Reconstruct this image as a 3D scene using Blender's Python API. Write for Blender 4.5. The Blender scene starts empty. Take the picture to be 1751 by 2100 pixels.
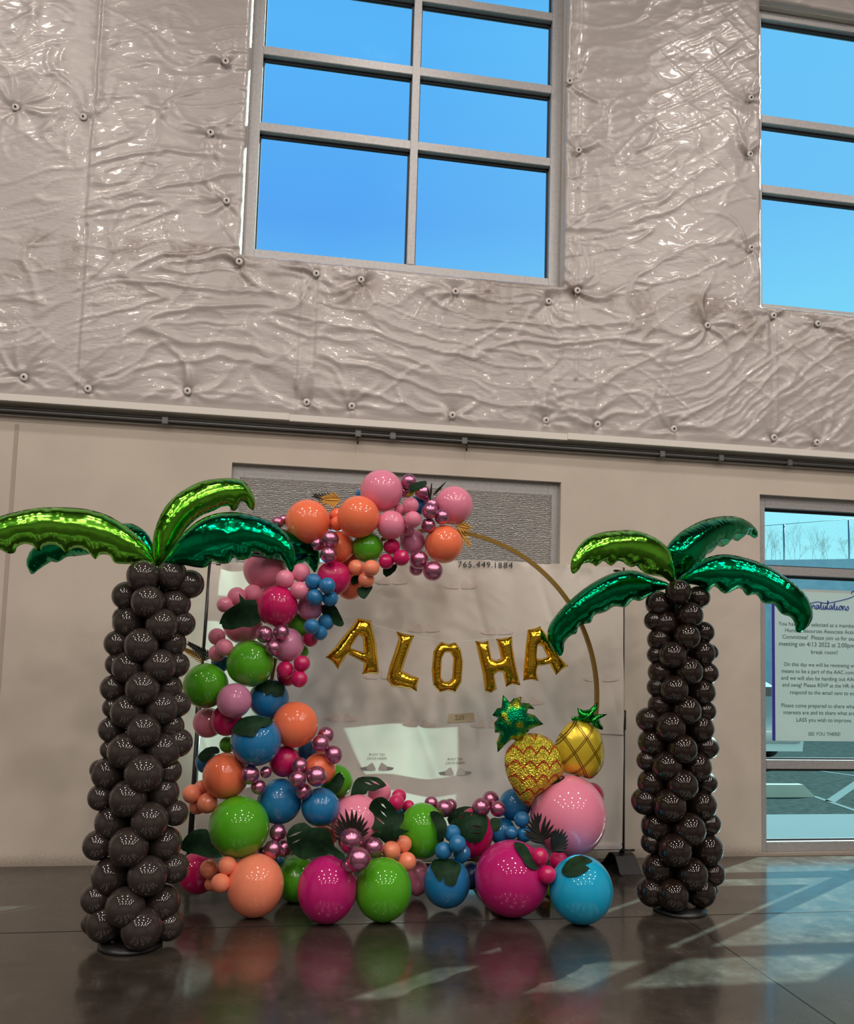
import bpy, bmesh, math, random
import numpy as np
from mathutils import Vector, Matrix
from mathutils.geometry import delaunay_2d_cdt
random.seed(7); RNG = np.random.RandomState(11)
scene = bpy.context.scene
C = scene.collection

# ------------------------------------------------------------------ camera
# world: x runs along the wall to the right, y into the wall (wall face at y=0), z up, metres
FPX, CX, CY, EYE, DIST = 1754.0, 875.5, 1167.0, 1.6, 6.336
RW = np.array([[0.98579224, -0.0415676, -0.16274456],
               [-0.16561641, -0.07893742, -0.98302599],
               [0.02801539, 0.99601256, -0.08470017]])
cam_d = bpy.data.cameras.new('camera'); cam = bpy.data.objects.new('camera', cam_d); C.objects.link(cam)
M4 = Matrix([[*RW[0], 0], [*RW[1], -DIST], [*RW[2], EYE], [0, 0, 0, 1]])
cam.matrix_world = M4
cam_d.sensor_fit = 'AUTO'; cam_d.sensor_width = 36.0
cam_d.lens = FPX / 2100 * 36.0
cam_d.shift_y = (CY - 1050) / 2100
cam_d.clip_end = 300
scene.camera = cam
scene.view_settings.view_transform = 'Standard'
scene.view_settings.look = 'None'
scene.view_settings.gamma = 1.0
scene.view_settings.exposure = 0.0

# ------------------------------------------------------------------ sky
W = bpy.data.worlds.new('world'); scene.world = W; W.use_nodes = True
nt = W.node_tree; nt.nodes.clear()
wo = nt.nodes.new('ShaderNodeOutputWorld'); bg = nt.nodes.new('ShaderNodeBackground')
tc = nt.nodes.new('ShaderNodeTexCoord'); sp = nt.nodes.new('ShaderNodeSeparateXYZ')
cr = nt.nodes.new('ShaderNodeValToRGB')
nt.links.new(tc.outputs['Generated'], sp.inputs[0]); nt.links.new(sp.outputs['Z'], cr.inputs[0])
el = cr.color_ramp.elements
el[0].position = 0.0; el[0].color = (0.85, 1.05, 1.1, 1)
el[1].position = 1.0; el[1].color = (0.06, 0.2, 0.7, 1)
for p, c in ((0.14, (0.62, 1.0, 1.12)), (0.30, (0.27, 0.68, 1.05)), (0.45, (0.155, 0.42, 1.0)), (0.60, (0.17, 0.52, 1.05))):
    e = el.new(p); e.color = (*c, 1)
bg.inputs['Strength'].default_value = 1.0
vd = nt.nodes.new('ShaderNodeVectorMath'); vd.operation = 'DOT_PRODUCT'; vd.inputs[1].default_value = (0.82, 0.57, 0)
mrw = nt.nodes.new('ShaderNodeMapRange'); mrw.inputs['From Min'].default_value = .55; mrw.inputs['From Max'].default_value = 1.0; mrw.inputs['To Max'].default_value = .55
mxw = nt.nodes.new('ShaderNodeMix'); mxw.data_type = 'RGBA'; mxw.inputs['B'].default_value = (.46, .95, 1.1, 1)
nt.links.new(tc.outputs['Generated'], vd.inputs[0]); nt.links.new(vd.outputs['Value'], mrw.inputs['Value']); nt.links.new(mrw.outputs[0], mxw.inputs['Factor']); nt.links.new(cr.outputs[0], mxw.inputs['A'])
nt.links.new(mxw.outputs['Result'], bg.inputs[0]); nt.links.new(bg.outputs[0], wo.inputs[0])

# ------------------------------------------------------------------ sun (from beyond the wall, right to left) and high bay lamps
SUN_H = Vector((-0.82, -0.57, 0)).normalized(); SUN_EL = math.radians(32)
sd = Vector((SUN_H.x * math.cos(SUN_EL), SUN_H.y * math.cos(SUN_EL), -math.sin(SUN_EL)))
sl = bpy.data.lights.new('sun', 'SUN'); so = bpy.data.objects.new('sun', sl); C.objects.link(so)
sl.energy = 18.0; sl.angle = math.radians(0.5); sl.color = (1.0, 0.97, 0.9)
so.rotation_euler = sd.to_track_quat('-Z', 'Y').to_euler()
LAMP_W = 112
for iy, ly in enumerate((-3.6, -6.6, -9.6, -12.6, -16.0)):
    for lx in (-7.5, -3.2, .9, 5.0, 9.0):
        ll = bpy.data.lights.new('high_bay_light', 'AREA'); ll.shape = 'DISK'; ll.size = 0.5
        ll.energy = LAMP_W * (1.0 if iy else 0.6); ll.color = (1.0, 0.885, 0.79)
        lo = bpy.data.objects.new('high_bay_light', ll); C.objects.link(lo)
        lo.location = (lx + (0.8 if iy % 2 else 0), ly, 8.9)

# ------------------------------------------------------------------ helpers
def ray(px, py):
    return RW @ np.array([(px - CX) / FPX, -(py - CY) / FPX, -1.0])
CAMP = np.array([0, -DIST, EYE])
def P(px, py, y=0.0):
    d = ray(px, py); return CAMP + d * ((y + DIST) / d[1])
def Fl(px, py):
    d = ray(px, py); return CAMP + d * (EYE / -d[2])

def mat(name, col=(.5, .5, .5), rough=.5, metal=0.0, spec=.5, coat=0.0, **kw):
    m = bpy.data.materials.new(name); m.use_nodes = True
    b = m.node_tree.nodes['Principled BSDF']
    b.inputs['Base Color'].default_value = (*col, 1); b.inputs['Roughness'].default_value = rough
    b.inputs['Metallic'].default_value = metal; b.inputs['Specular IOR Level'].default_value = spec
    b.inputs['Coat Weight'].default_value = coat; b.inputs['Coat Roughness'].default_value = .05
    for k, v in kw.items(): b.inputs[k].default_value = v
    return m
def N(m, t, **kw):
    n = m.node_tree.nodes.new(t)
    for k, v in kw.items():
        if k.startswith('_'): setattr(n, k[1:], v)
        else: n.inputs[k].default_value = v
    return n
def L(m, a, b): m.node_tree.links.new(a, b)
def B(m): return m.node_tree.nodes['Principled BSDF']
def coords(m, scale=(1, 1, 1), kind='Object', rot=(0, 0, 0)):
    t = N(m, 'ShaderNodeTexCoord'); mp = N(m, 'ShaderNodeMapping')
    mp.inputs['Scale'].default_value = scale; mp.inputs['Rotation'].default_value = rot
    L(m, t.outputs[kind], mp.inputs[0]); return mp.outputs[0]
def ramp(m, fac, stops):
    r = N(m, 'ShaderNodeValToRGB'); L(m, fac, r.inputs[0]); e = r.color_ramp.elements
    e[0].position, e[0].color = stops[0][0], (*stops[0][1], 1); e[1].position, e[1].color = stops[-1][0], (*stops[-1][1], 1)
    for p, c in stops[1:-1]:
        x = e.new(p); x.color = (*c, 1)
    return r.outputs[0]
def bump(m, h, strength=.3, dist=.01, target=None):
    b = N(m, 'ShaderNodeBump', Strength=strength, Distance=dist); L(m, h, b.inputs['Height']); L(m, b.outputs[0], (target or B(m)).inputs['Normal'])
def noisy(m, scale=5, c1=None, c2=None, mp=None, detail=5, bumps=None, lo=.3, hi=.7):
    n = N(m, 'ShaderNodeTexNoise', Scale=scale, Detail=detail); L(m, mp or coords(m), n.inputs['Vector'])
    if c1: L(m, ramp(m, n.outputs['Fac'], [(lo, c1), (hi, c2)]), B(m).inputs['Base Color'])
    if bumps: bump(m, n.outputs['Fac'], bumps)
    return n

def link(o, parent=None):
    C.objects.link(o)
    if parent is not None: o.parent = parent
    return o
def mesh_obj(name, verts, faces, m, parent=None, smooth=True):
    me = bpy.data.meshes.new(name); me.from_pydata([tuple(map(float, v)) for v in verts], [], [tuple(map(int, f)) for f in faces]); me.update()
    if smooth: me.polygons.foreach_set('use_smooth', [True] * len(me.polygons))
    me.materials.append(m); return link(bpy.data.objects.new(name, me), parent)
def tag(o, label=None, cat=None, group=None, kind=None):
    if label: o['label'] = label
    if cat: o['category'] = cat
    if group: o['group'] = group
    if kind: o['kind'] = kind
    return o
def empty(name, loc=(0, 0, 0)):
    o = bpy.data.objects.new(name, None); o.empty_display_size = .1; C.objects.link(o); o.location = loc; return o
def boxes(name, bl, m, parent=None, bev=0.0):
    bm = bmesh.new()
    for (x0, x1, y0, y1, z0, z1) in bl:
        r = bmesh.ops.create_cube(bm, size=1)
        for v in r['verts']:
            v.co = Vector(((x0 + x1) / 2 + v.co.x * (x1 - x0), (y0 + y1) / 2 + v.co.y * (y1 - y0), (z0 + z1) / 2 + v.co.z * (z1 - z0)))
    if bev: bmesh.ops.bevel(bm, geom=list(bm.edges), offset=bev, segments=2, affect='EDGES')
    me = bpy.data.meshes.new(name); bm.to_mesh(me); bm.free(); me.materials.append(m)
    return link(bpy.data.objects.new(name, me), parent)
def tube(name, pts, rad, m, parent=None, seg=10, closed=False):
    pts = [Vector(p) for p in pts]; n = len(pts); vs = []; fs = []
    rads = rad if hasattr(rad, '__len__') else [rad] * n
    up = Vector((0, 0, 1)); prev = None
    for i, p in enumerate(pts):
        t = (pts[(i + 1) % n] - pts[i - 1]) if closed else (pts[min(i + 1, n - 1)] - pts[max(i - 1, 0)])
        t.normalize()
        a = (prev if prev is not None else (up if abs(t.z) < .9 else Vector((1, 0, 0))))
        a = (a - t * a.dot(t)).normalized(); prev = a; b = t.cross(a)
        for k in range(seg):
            q = 2 * math.pi * k / seg; vs.append(p + (a * math.cos(q) + b * math.sin(q)) * rads[i])
    for i in range(n if closed else n - 1):
        for k in range(seg):
            i2 = (i + 1) % n; k2 = (k + 1) % seg
            fs.append((i * seg + k, i * seg + k2, i2 * seg + k2, i2 * seg + k))
    if not closed: fs.append(tuple(range(seg))[::-1]); fs.append(tuple((n - 1) * seg + k for k in range(seg)))
    return mesh_obj(name, vs, fs, m, parent)
def structure(o, label=None):
    o['kind'] = 'structure'
    if label: o['label'] = label
    return o

# numpy value noise
_T = RNG.rand(256, 256)
def vnoise(x, y, seed=0):
    x = x + seed * 17.3; y = y + seed * 31.7
    xi = np.floor(x).astype(int); yi = np.floor(y).astype(int); fx = x - xi; fy = y - yi
    fx = fx * fx * (3 - 2 * fx); fy = fy * fy * (3 - 2 * fy)
    a = _T[xi & 255, yi & 255]; b = _T[(xi + 1) & 255, yi & 255]; c = _T[xi & 255, (yi + 1) & 255]; d = _T[(xi + 1) & 255, (yi + 1) & 255]
    return (a + (b - a) * fx) * (1 - fy) + (c + (d - c) * fx) * fy
def fbm(x, y, o=4, seed=0):
    s = 0; a = .5
    for i in range(o):
        s = s + a * (vnoise(x, y, seed + i) * 2 - 1); x = x * 2.03; y = y * 2.03; a *= .5
    return s
def ridge(x, y, seed=0, w=.12):
    n = vnoise(x, y, seed) * 2 - 1
    return np.exp(-(n / w) ** 2)

# ------------------------------------------------------------------ outline fill helpers
def inside(loops, X, Y):
    r = np.zeros(X.shape, bool)
    for lp in loops:
        q = np.asarray(lp); x0, y0 = q[:, 0], q[:, 1]; x1, y1 = np.roll(x0, -1), np.roll(y0, -1)
        for a, b, c, d in zip(x0, y0, x1, y1):
            if b == d: continue
            r ^= ((b > Y) != (d > Y)) & (X < (c - a) * (Y - b) / (d - b) + a)
    return r
def smooth_loop(lp, k=4):
    q = [np.array(p, float) for p in lp]; n = len(q); out = []
    for i in range(n):
        a, b, c, d = q[i - 1], q[i], q[(i + 1) % n], q[(i + 2) % n]
        for j in range(k):
            t = j / k
            out.append(.5 * ((2 * b) + (-a + c) * t + (2 * a - 5 * b + 4 * c - d) * t * t + (-a + 3 * b - 3 * c + d) * t ** 3))
    return out
def resample(lp, step):
    q = np.asarray(lp, float); out = []
    for a, b in zip(q, np.roll(q, -1, axis=0)):
        n = max(1, int(round(np.linalg.norm(b - a) / step)))
        for j in range(n): out.append(a + (b - a) * j / n)
    return np.array(out)
def fill(loops, step):
    loops = [resample(l, step) for l in loops]
    allp = np.vstack(loops); lo, hi = allp.min(0), allp.max(0)
    gx, gy = np.meshgrid(np.arange(lo[0] + step / 2, hi[0], step), np.arange(lo[1] + step / 2, hi[1], step * .87))
    gx = gx + (np.arange(gx.shape[0]) % 2)[:, None] * step / 2
    ins = inside(loops, gx, gy); g = np.c_[gx[ins], gy[ins]]
    d = np.min(np.linalg.norm(g[:, None] - allp[None], axis=2), axis=1) if len(g) else np.zeros(0)
    g = g[d > step * .55]
    verts = np.vstack([allp, g]); edges = []; o = 0
    for l in loops:
        n = len(l); edges += [(o + i, o + (i + 1) % n) for i in range(n)]; o += n
    r = delaunay_2d_cdt([Vector(v) for v in verts], edges, [], 0, 1e-6)
    V = np.array([tuple(v) for v in r[0]]); Fc = np.array([f for f in r[2] if len(f) == 3])
    cen = V[Fc].mean(1); Fc = Fc[inside(loops, cen[:, 0], cen[:, 1])]
    nb = len(allp); bd = np.zeros(len(V), bool)
    for i, og in enumerate(r[3]):
        if any(k < nb for k in og): bd[i] = True
    return V, Fc, bd, loops
def poisson(loops, V, bd, res=130):
    allp = np.vstack(loops); lo, hi = allp.min(0), allp.max(0); h = max(hi - lo) / res
    nx, ny = int((hi[0] - lo[0]) / h) + 3, int((hi[1] - lo[1]) / h) + 3
    gx, gy = np.meshgrid(lo[0] - h + np.arange(nx) * h, lo[1] - h + np.arange(ny) * h, indexing='ij')
    m = inside(loops, gx, gy); m[0] = m[-1] = False; m[:, 0] = m[:, -1] = False
    u = np.zeros((nx, ny)); par = (np.add.outer(np.arange(nx), np.arange(ny)) % 2).astype(bool)
    for it in range(320):
        for k in (0, 1):
            mk = m & (par == bool(k)); t = np.zeros_like(u)
            t[1:-1, 1:-1] = (u[2:, 1:-1] + u[:-2, 1:-1] + u[1:-1, 2:] + u[1:-1, :-2] + h * h) / 4
            u[mk] += 1.93 * (t - u)[mk]
    fx = (V[:, 0] - gx[0, 0]) / h; fy = (V[:, 1] - gy[0, 0]) / h; i = fx.astype(int); j = fy.astype(int); a = fx - i; b = fy - j
    w = (u[i, j] * (1 - a) * (1 - b) + u[i + 1, j] * a * (1 - b) + u[i, j + 1] * (1 - a) * b + u[i + 1, j + 1] * a * b)
    w = np.maximum(w, 0); w[bd] = 0
    return np.sqrt(2 * w)
def edge_info(loops, V):
    # distance to outline and arc length at nearest outline vertex
    allp = np.vstack(loops); arc = np.concatenate([np.r_[0, np.cumsum(np.linalg.norm(np.diff(l, axis=0), axis=1))] for l in loops])
    D = np.full(len(V), 9e9); S = np.zeros(len(V))
    for s in range(0, len(V), 800):
        dd = np.linalg.norm(V[s:s + 800, None] - allp[None], axis=2); k = dd.argmin(1); D[s:s + 800] = dd.min(1); S[s:s + 800] = arc[k]
    return D, S
class Plane:
    """a real plane standing in the room: origin on the thing, yaw about the vertical, tilt back"""
    def __init__(s, o, yaw=0.0, tilt=0.0):
        s.o = np.array(o, float); cy, sy = math.cos(yaw), math.sin(yaw); ct, st = math.cos(tilt), math.sin(tilt)
        s.u = np.array([cy, sy, 0]); s.n = np.array([sy * ct, -cy * ct, st]); s.v = np.cross(s.n, s.u) * -1
        if s.v[2] < 0: s.v = -s.v
    def uv(s, px, py):
        d = ray(px, py); t = (s.o - CAMP) @ s.n / (d @ s.n); p = CAMP + d * t - s.o
        return (p @ s.u, p @ s.v)
    def at(s, V2, h=0.0):
        V2 = np.asarray(V2); return s.o + np.outer(V2[:, 0], s.u) + np.outer(V2[:, 1], s.v) + np.outer(np.broadcast_to(h, len(V2)), s.n)
def foil(name, loops_px, plane, m, parent=None, step=.014, k=1.0, sm=3, pucker=.22, freq=220, wr=.0, loc=None, bend=None, seed=0):
    loops = [np.array([plane.uv(*p) for p in (smooth_loop(l, sm) if sm else l)]) for l in loops_px]
    V, Fc, bd, lp = fill(loops, step)
    h = poisson(lp, V, bd) * k
    E_ = np.vstack([Fc[:, [0, 1]], Fc[:, [1, 2]], Fc[:, [2, 0]]]); dg = np.zeros(len(V)); np.add.at(dg, E_[:, 0], 1); np.add.at(dg, E_[:, 1], 1)
    for _ in range(4):
        a_ = np.zeros(len(V)); np.add.at(a_, E_[:, 0], h[E_[:, 1]]); np.add.at(a_, E_[:, 1], h[E_[:, 0]]); h = np.where(bd, 0, .35 * h + .65 * a_ / np.maximum(dg, 1))
    D, S = edge_info(lp, V)
    h = h * (1 + pucker * np.sin(S * freq + 2.5 * np.sin(S * freq * .13 + seed)) * np.exp(-D / .022))
    if wr: h = h * (1 + wr * fbm(V[:, 0] * 14, V[:, 1] * 14, 3, seed))
    off = bend(V) if bend else 0.0
    top = plane.at(V, h + off); bot = plane.at(V, -h + off); nV = len(V)
    bidx = np.arange(nV) + nV; bidx[bd] = np.arange(nV)[bd]
    verts = np.vstack([top, bot]); o0 = np.array(loc if loc is not None else (0, 0, 0)); verts = verts - o0
    a, b, c = verts[Fc[0]]; flip = np.cross(b - a, c - a) @ plane.n < 0
    F1 = Fc[:, ::-1] if flip else Fc; F2 = bidx[F1[:, ::-1]]
    ob = mesh_obj(name, verts, np.vstack([F1, F2]), m, parent)
    bm = bmesh.new(); bm.from_mesh(ob.data); bmesh.ops.delete(bm, geom=[v for v in bm.verts if not v.link_faces], context='VERTS'); bm.to_mesh(ob.data); bm.free()
    return ob
def text_mesh(body, size, align='CENTER', font_shear=0.0, bold=0.0, spacing=1.0):
    cu = bpy.data.curves.new('t', 'FONT'); cu.body = body; cu.size = size; cu.align_x = align; cu.shear = font_shear; cu.offset = bold; cu.space_character = spacing
    cu.resolution_u = 3
    o = bpy.data.objects.new('t', cu); C.objects.link(o); bpy.context.view_layer.update()
    me = bpy.data.meshes.new_from_object(o.evaluated_get(bpy.context.evaluated_depsgraph_get()))
    V = np.array([tuple(v.co) for v in me.vertices]) if len(me.vertices) else np.zeros((0, 3)); Fx = [tuple(p.vertices) for p in me.polygons]
    bpy.data.objects.remove(o); bpy.data.curves.remove(cu); bpy.data.meshes.remove(me)
    return V, Fx

# ------------------------------------------------------------------ materials
M = {}
m = mat('painted_concrete', (.56, .50, .44), .75); n = noisy(m, 1.3, (.50, .445, .385), (.60, .535, .465), detail=8); M['wall'] = m
n2 = N(m, 'ShaderNodeTexNoise', Scale=60.0, Detail=3.0); L(m, coords(m), n2.inputs['Vector']); bump(m, n2.outputs['Fac'], .06)
# dirt rubbed onto the wall foot
g = N(m, 'ShaderNodeNewGeometry'); s_ = N(m, 'ShaderNodeSeparateXYZ'); L(m, g.outputs['Position'], s_.inputs[0])
mx = N(m, 'ShaderNodeMix', _data_type='RGBA'); cr_ = [x for x in m.node_tree.nodes if x.type == 'VALTORGB'][0]
ad = N(m, 'ShaderNodeMath', _operation='MULTIPLY_ADD'); ad.inputs[1].default_value = .09; L(m, n2.outputs['Fac'], ad.inputs[0]); L(m, s_.outputs['Z'], ad.inputs[2])
L(m, ramp(m, ad.outputs[0], [(.06, (.55, .55, .55)), (.13, (0, 0, 0))]), mx.inputs['Factor']); L(m, cr_.outputs[0], mx.inputs['A']); mx.inputs['B'].default_value = (.16, .13, .10, 1)
L(m, mx.outputs['Result'], B(m).inputs['Base Color'])
m = mat('vinyl_facing', (.45, .41, .40), .30, 0.0, .8, .2); M['vinyl'] = m
n = N(m, 'ShaderNodeTexNoise', Scale=9.0, Detail=7.0, Roughness=.6, Distortion=1.2); L(m, coords(m, (1, 1, 3.0)), n.inputs['Vector'])
bump(m, n.outputs['Fac'], .20, .014)
n = N(m, 'ShaderNodeTexNoise', Scale=3.0, Detail=8.0, Roughness=.7); L(m, coords(m), n.inputs['Vector'])
g = N(m, 'ShaderNodeNewGeometry'); s_ = N(m, 'ShaderNodeSeparateXYZ'); L(m, g.outputs['Position'], s_.inputs[0])
# dust streaks below the window sills: world z near 4.4 falling to 4.1
mr = N(m, 'ShaderNodeMapRange', _interpolation_type='SMOOTHSTEP'); mr.inputs['From Min'].default_value = 3.85; mr.inputs['From Max'].default_value = 4.42; L(m, s_.outputs['Z'], mr.inputs['Value'])
mr2 = N(m, 'ShaderNodeMapRange'); mr2.inputs['From Min'].default_value = 4.50; mr2.inputs['From Max'].default_value = 4.46; L(m, s_.outputs['Z'], mr2.inputs['Value'])
a1 = N(m, 'ShaderNodeMath', _operation='MULTIPLY'); L(m, mr.outputs[0], a1.inputs[0]); L(m, mr2.outputs[0], a1.inputs[1])
nz = ramp(m, n.outputs['Fac'], [(.47, (0, 0, 0)), (.62, (.9, .9, .9))]); a2 = N(m, 'ShaderNodeMath', _operation='MULTIPLY'); L(m, nz, a2.inputs[0]); L(m, a1.outputs[0], a2.inputs[1])
mx = N(m, 'ShaderNodeMix', _data_type='RGBA'); L(m, a2.outputs[0], mx.inputs['Factor']); mx.inputs['A'].default_value = (.455, .42, .412, 1); mx.inputs['B'].default_value = (.24, .19, .16, 1)
L(m, mx.outputs['Result'], B(m).inputs['Base Color'])
M['white_trim'] = mat('white_metal_trim', (.74, .72, .68), .5)
M['conduit'] = mat('galvanised_conduit', (.16, .16, .16), .4, .6)
M['dark_joint'] = mat('joint_sealant', (.40, .345, .295), .9)
M['alu'] = mat('anodised_aluminium', (.40, .40, .41), .42, .35)
noisy(M['alu'], 40, (.36, .36, .37), (.44, .44, .45))
M['gasket'] = mat('black_gasket', (.02, .02, .03), .5)
M['disc'] = mat('fastener_plastic', (.60, .57, .55), .35); M['black'] = mat('black_paint', (.012, .012, .013), .35); M['hole'] = mat('pin_dark', (.02, .015, .012), .8)
# glass: thin tinted pane
def glass(name, tint, refl=.08):
    m = bpy.data.materials.new(name); m.use_nodes = True; t = m.node_tree; t.nodes.clear()
    o = t.nodes.new('ShaderNodeOutputMaterial'); a = t.nodes.new('ShaderNodeBsdfTransparent'); b = t.nodes.new('ShaderNodeBsdfGlossy'); x = t.nodes.new('ShaderNodeMixShader')
    a.inputs[0].default_value = (*tint, 1); b.inputs['Roughness'].default_value = 0.0; b.inputs[0].default_value = (.004, .004, .004, 1)
    fr = t.nodes.new('ShaderNodeFresnel'); fr.inputs[0].default_value = 1.45
    t.links.new(fr.outputs[0], x.inputs[0]); t.links.new(a.outputs[0], x.inputs[1]); t.links.new(b.outputs[0], x.inputs[2]); t.links.new(x.outputs[0], o.inputs[0]); return m
M['glass'] = glass('tinted_glass', (.62, .93, .93))
# bubble foil
m = mat('bubble_foil', (.95, .92, .91), .26, .5); M['bfoil'] = m
w1 = N(m, 'ShaderNodeTexWave', _bands_direction='Z', Scale=22.0, Distortion=7.0, Detail=4.0); L(m, coords(m), w1.inputs['Vector'])
w1.inputs['Detail Scale'].default_value = 2.0
v1 = N(m, 'ShaderNodeTexVoronoi', Scale=70.0); L(m, coords(m), v1.inputs['Vector'])
a = N(m, 'ShaderNodeMath', _operation='MULTIPLY_ADD'); a.inputs[1].default_value = .6; L(m, v1.outputs['Distance'], a.inputs[0]); L(m, w1.outputs['Fac'], a.inputs[2]); bump(m, a.outputs[0], 1.0, .03)
# polished concrete
m = mat('polished_concrete', (.12, .10, .085), .16, 0, .5, .36); M['floor'] = m; B(m).inputs['Coat IOR'].default_value = 1.7; B(m).inputs['Coat Roughness'].default_value = .11
mp = coords(m)
n = N(m, 'ShaderNodeTexNoise', Scale=.9, Detail=9.0, Roughness=.62, Distortion=.6); L(m, mp, n.inputs['Vector'])
c1 = ramp(m, n.outputs['Fac'], [(.33, (.030, .024, .019)), (.5, (.046, .038, .031)), (.68, (.074, .064, .053))])
n = N(m, 'ShaderNodeTexNoise', Scale=7.0, Detail=8.0, Roughness=.7); L(m, mp, n.inputs['Vector'])
mx = N(m, 'ShaderNodeMix', _data_type='RGBA', _blend_type='MULTIPLY', Factor=.8); L(m, c1, mx.inputs['A']); L(m, ramp(m, n.outputs['Fac'], [(.35, (.62, .6, .58)), (.7, (1.25, 1.25, 1.25))]), mx.inputs['B'])
L(m, mx.outputs['Result'], B(m).inputs['Base Color'])
L(m, ramp(m, n.outputs['Fac'], [(.35, (.15,) * 3), (.75, (.36,) * 3)]), B(m).inputs['Roughness'])
n = N(m, 'ShaderNodeTexNoise', Scale=2.2, Detail=2.0); L(m, mp, n.inputs['Vector']); bump(m, n.outputs['Fac'], .04, .02)
M['shell'] = mat('warehouse_pale_walls', (.42, .39, .36), .8)
M['deck'] = mat('dark_roof_deck', (.10, .095, .09), .8)
# latex
LCOL = dict(pink=(.78, .235, .36), mauve=(.62, .23, .40), coral=(.90, .19, .085), green=(.075, .36, .010), blue=(.012, .17, .40), cyan=(.005, .36, .62),
            hot=(.54, .006, .11), magenta=(.47, .008, .15), navy=(.006, .03, .12), peach=(.88, .26, .15))
for k, c in LCOL.items():
    m = mat('latex_' + k, c, .45, 0, .12, 1.0); B(m).inputs['Coat Roughness'].default_value = 0.0; B(m).inputs['Coat IOR'].default_value = 1.5; M[k] = m
    n = N(m, 'ShaderNodeTexNoise', Scale=30.0, Detail=4.0); L(m, coords(m), n.inputs['Vector'])
    L(m, ramp(m, n.outputs['Fac'], [(.3, tuple(x * .93 for x in c)), (.75, tuple(min(1, x * 1.06) for x in c))]), B(m).inputs['Base Color'])
m = mat('chrome_mauve_latex', (.52, .20, .34), .24, .9, .5, .25); M['chrome'] = m
n = N(m, 'ShaderNodeTexNoise', Scale=25.0, Detail=3.0); L(m, coords(m), n.inputs['Vector']); bump(m, n.outputs['Fac'], .05)
m = mat('brown_latex', (.045, .035, .032), .5, 0, .05, 1.0); B(m).inputs['Coat Roughness'].default_value = 0.0; B(m).inputs['Coat IOR'].default_value = 1.6; M['brown'] = m
n = N(m, 'ShaderNodeTexNoise', Scale=180.0, Detail=2.0); L(m, coords(m), n.inputs['Vector'])
L(m, ramp(m, n.outputs['Fac'], [(.45, (.029, .022, .020)), (.78, (.052, .042, .039))]), B(m).inputs['Base Color'])
m = mat('dark_brown_latex', (.014, .008, .006), .5, 0, .05, 1.0); B(m).inputs['Coat Roughness'].default_value = 0.0; B(m).inputs['Coat IOR'].default_value = 1.6; M['brown2'] = m
def foilmat(name, c, rough=.16, c2=None, bs=.10):
    m = mat(name, c, rough, 1.0)
    if c2:
        n = N(m, 'ShaderNodeTexNoise', Scale=3.0, Detail=2.0); L(m, coords(m), n.inputs['Vector']); L(m, ramp(m, n.outputs['Fac'], [(.35, c), (.65, c2)]), B(m).inputs['Base Color'])
    n = N(m, 'ShaderNodeTexNoise', Scale=9.0, Detail=2.0, Distortion=1.0); L(m, coords(m), n.inputs['Vector']); bump(m, n.outputs['Fac'], bs, .02)
    return m
M['lime_foil'] = foilmat('lime_green_foil', (.12, .50, .03), .16, (.19, .62, .05))
M['green_foil'] = foilmat('emerald_green_foil', (.0, .25, .08), .14, (.0, .36, .14))
M['gold_foil'] = foilmat('gold_foil', (.80, .50, .04), .15, None, .06)
M['hoop'] = mat('gold_painted_hoop', (.30, .18, .035), .4, .6)
m = mat('leaf_green', (.012, .045, .018), .55, 0, .12); M['leaf'] = m; noisy(m, 25, (.005, .020, .009), (.012, .045, .018), bumps=.15)
M['leaf_dark'] = mat('black_palm_leaf', (.012, .014, .010), .45); M['gold_leaf'] = mat('gold_painted_leaf', (.42, .22, .03), .4, .5)
M['tag'] = mat('ribbon', (.75, .75, .72), .3, 0, .5, 0, Alpha=.6)
M['wood'] = mat('wooden_block', (.16, .07, .03), .6)
M['navy_print'] = mat('navy_print', (.01, .015, .08), .6)

# ------------------------------------------------------------------ the room
floor = structure(boxes('floor', [(-13, 15, -23, 0.25, -.2, 0)], M['floor']))
def joint_line(name, p0, p1, w=.006):
    return boxes(name, [(min(p0[0], p1[0]) - w / 2, max(p0[0], p1[0]) + w / 2, min(p0[1], p1[1]) - w / 2, max(p0[1], p1[1]) + w / 2, .0003, .0012)], M['black'], floor)
joint_line('saw_cut_joint', (-13, -1.36), (15, -1.36)); joint_line('saw_cut_joint', (2.43, -23), (2.43, 0)); joint_line('saw_cut_joint', (-1.95, -23), (-1.95, 0))
T = .24
def W_(x0, x1, z0, z1, y0=0, y1=T): return (x0, x1, y0, y1, z0, z1)
wb = boxes('wall_back', [W_(-13, -.42, 0, 3.24), W_(2.09, 3.77, 0, 3.24), W_(6.4, 15, 0, 3.24), W_(-.42, 2.09, 2.87, 3.24), W_(3.77, 6.4, 2.87, 3.24),
                         W_(-.42, 2.09, 0, .04), W_(3.77, 6.4, 0, .02),
                         W_(-13, -.42, 3.24, 10), W_(2.06, 3.78, 3.24, 10), W_(6.4, 15, 3.24, 10), W_(-.42, 2.06, 3.24, 4.44), W_(3.78, 6.4, 3.24, 4.44),
                         W_(-.42, 2.06, 7.75, 10), W_(3.78, 6.4, 7.1, 10)], M['wall'])
structure(wb)
structure(boxes('wall_left', [(-13.2, -13, -23, .24, 0, 10)], M['shell'])); structure(boxes('wall_right', [(15, 15.2, -23, .24, 0, 10)], M['shell']))
structure(boxes('wall_front', [(-13, 15, -23.2, -23, 0, 10)], M['shell'])); structure(boxes('ceiling', [(-13, 15, -23, .24, 10, 10.2)], M['deck']))
structure(boxes('trim_1', [(-1.925, -1.90, -.004, .0, 0, 3.05)], M['dark_joint']), 'dark vertical panel joint in the cream wall')
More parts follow.
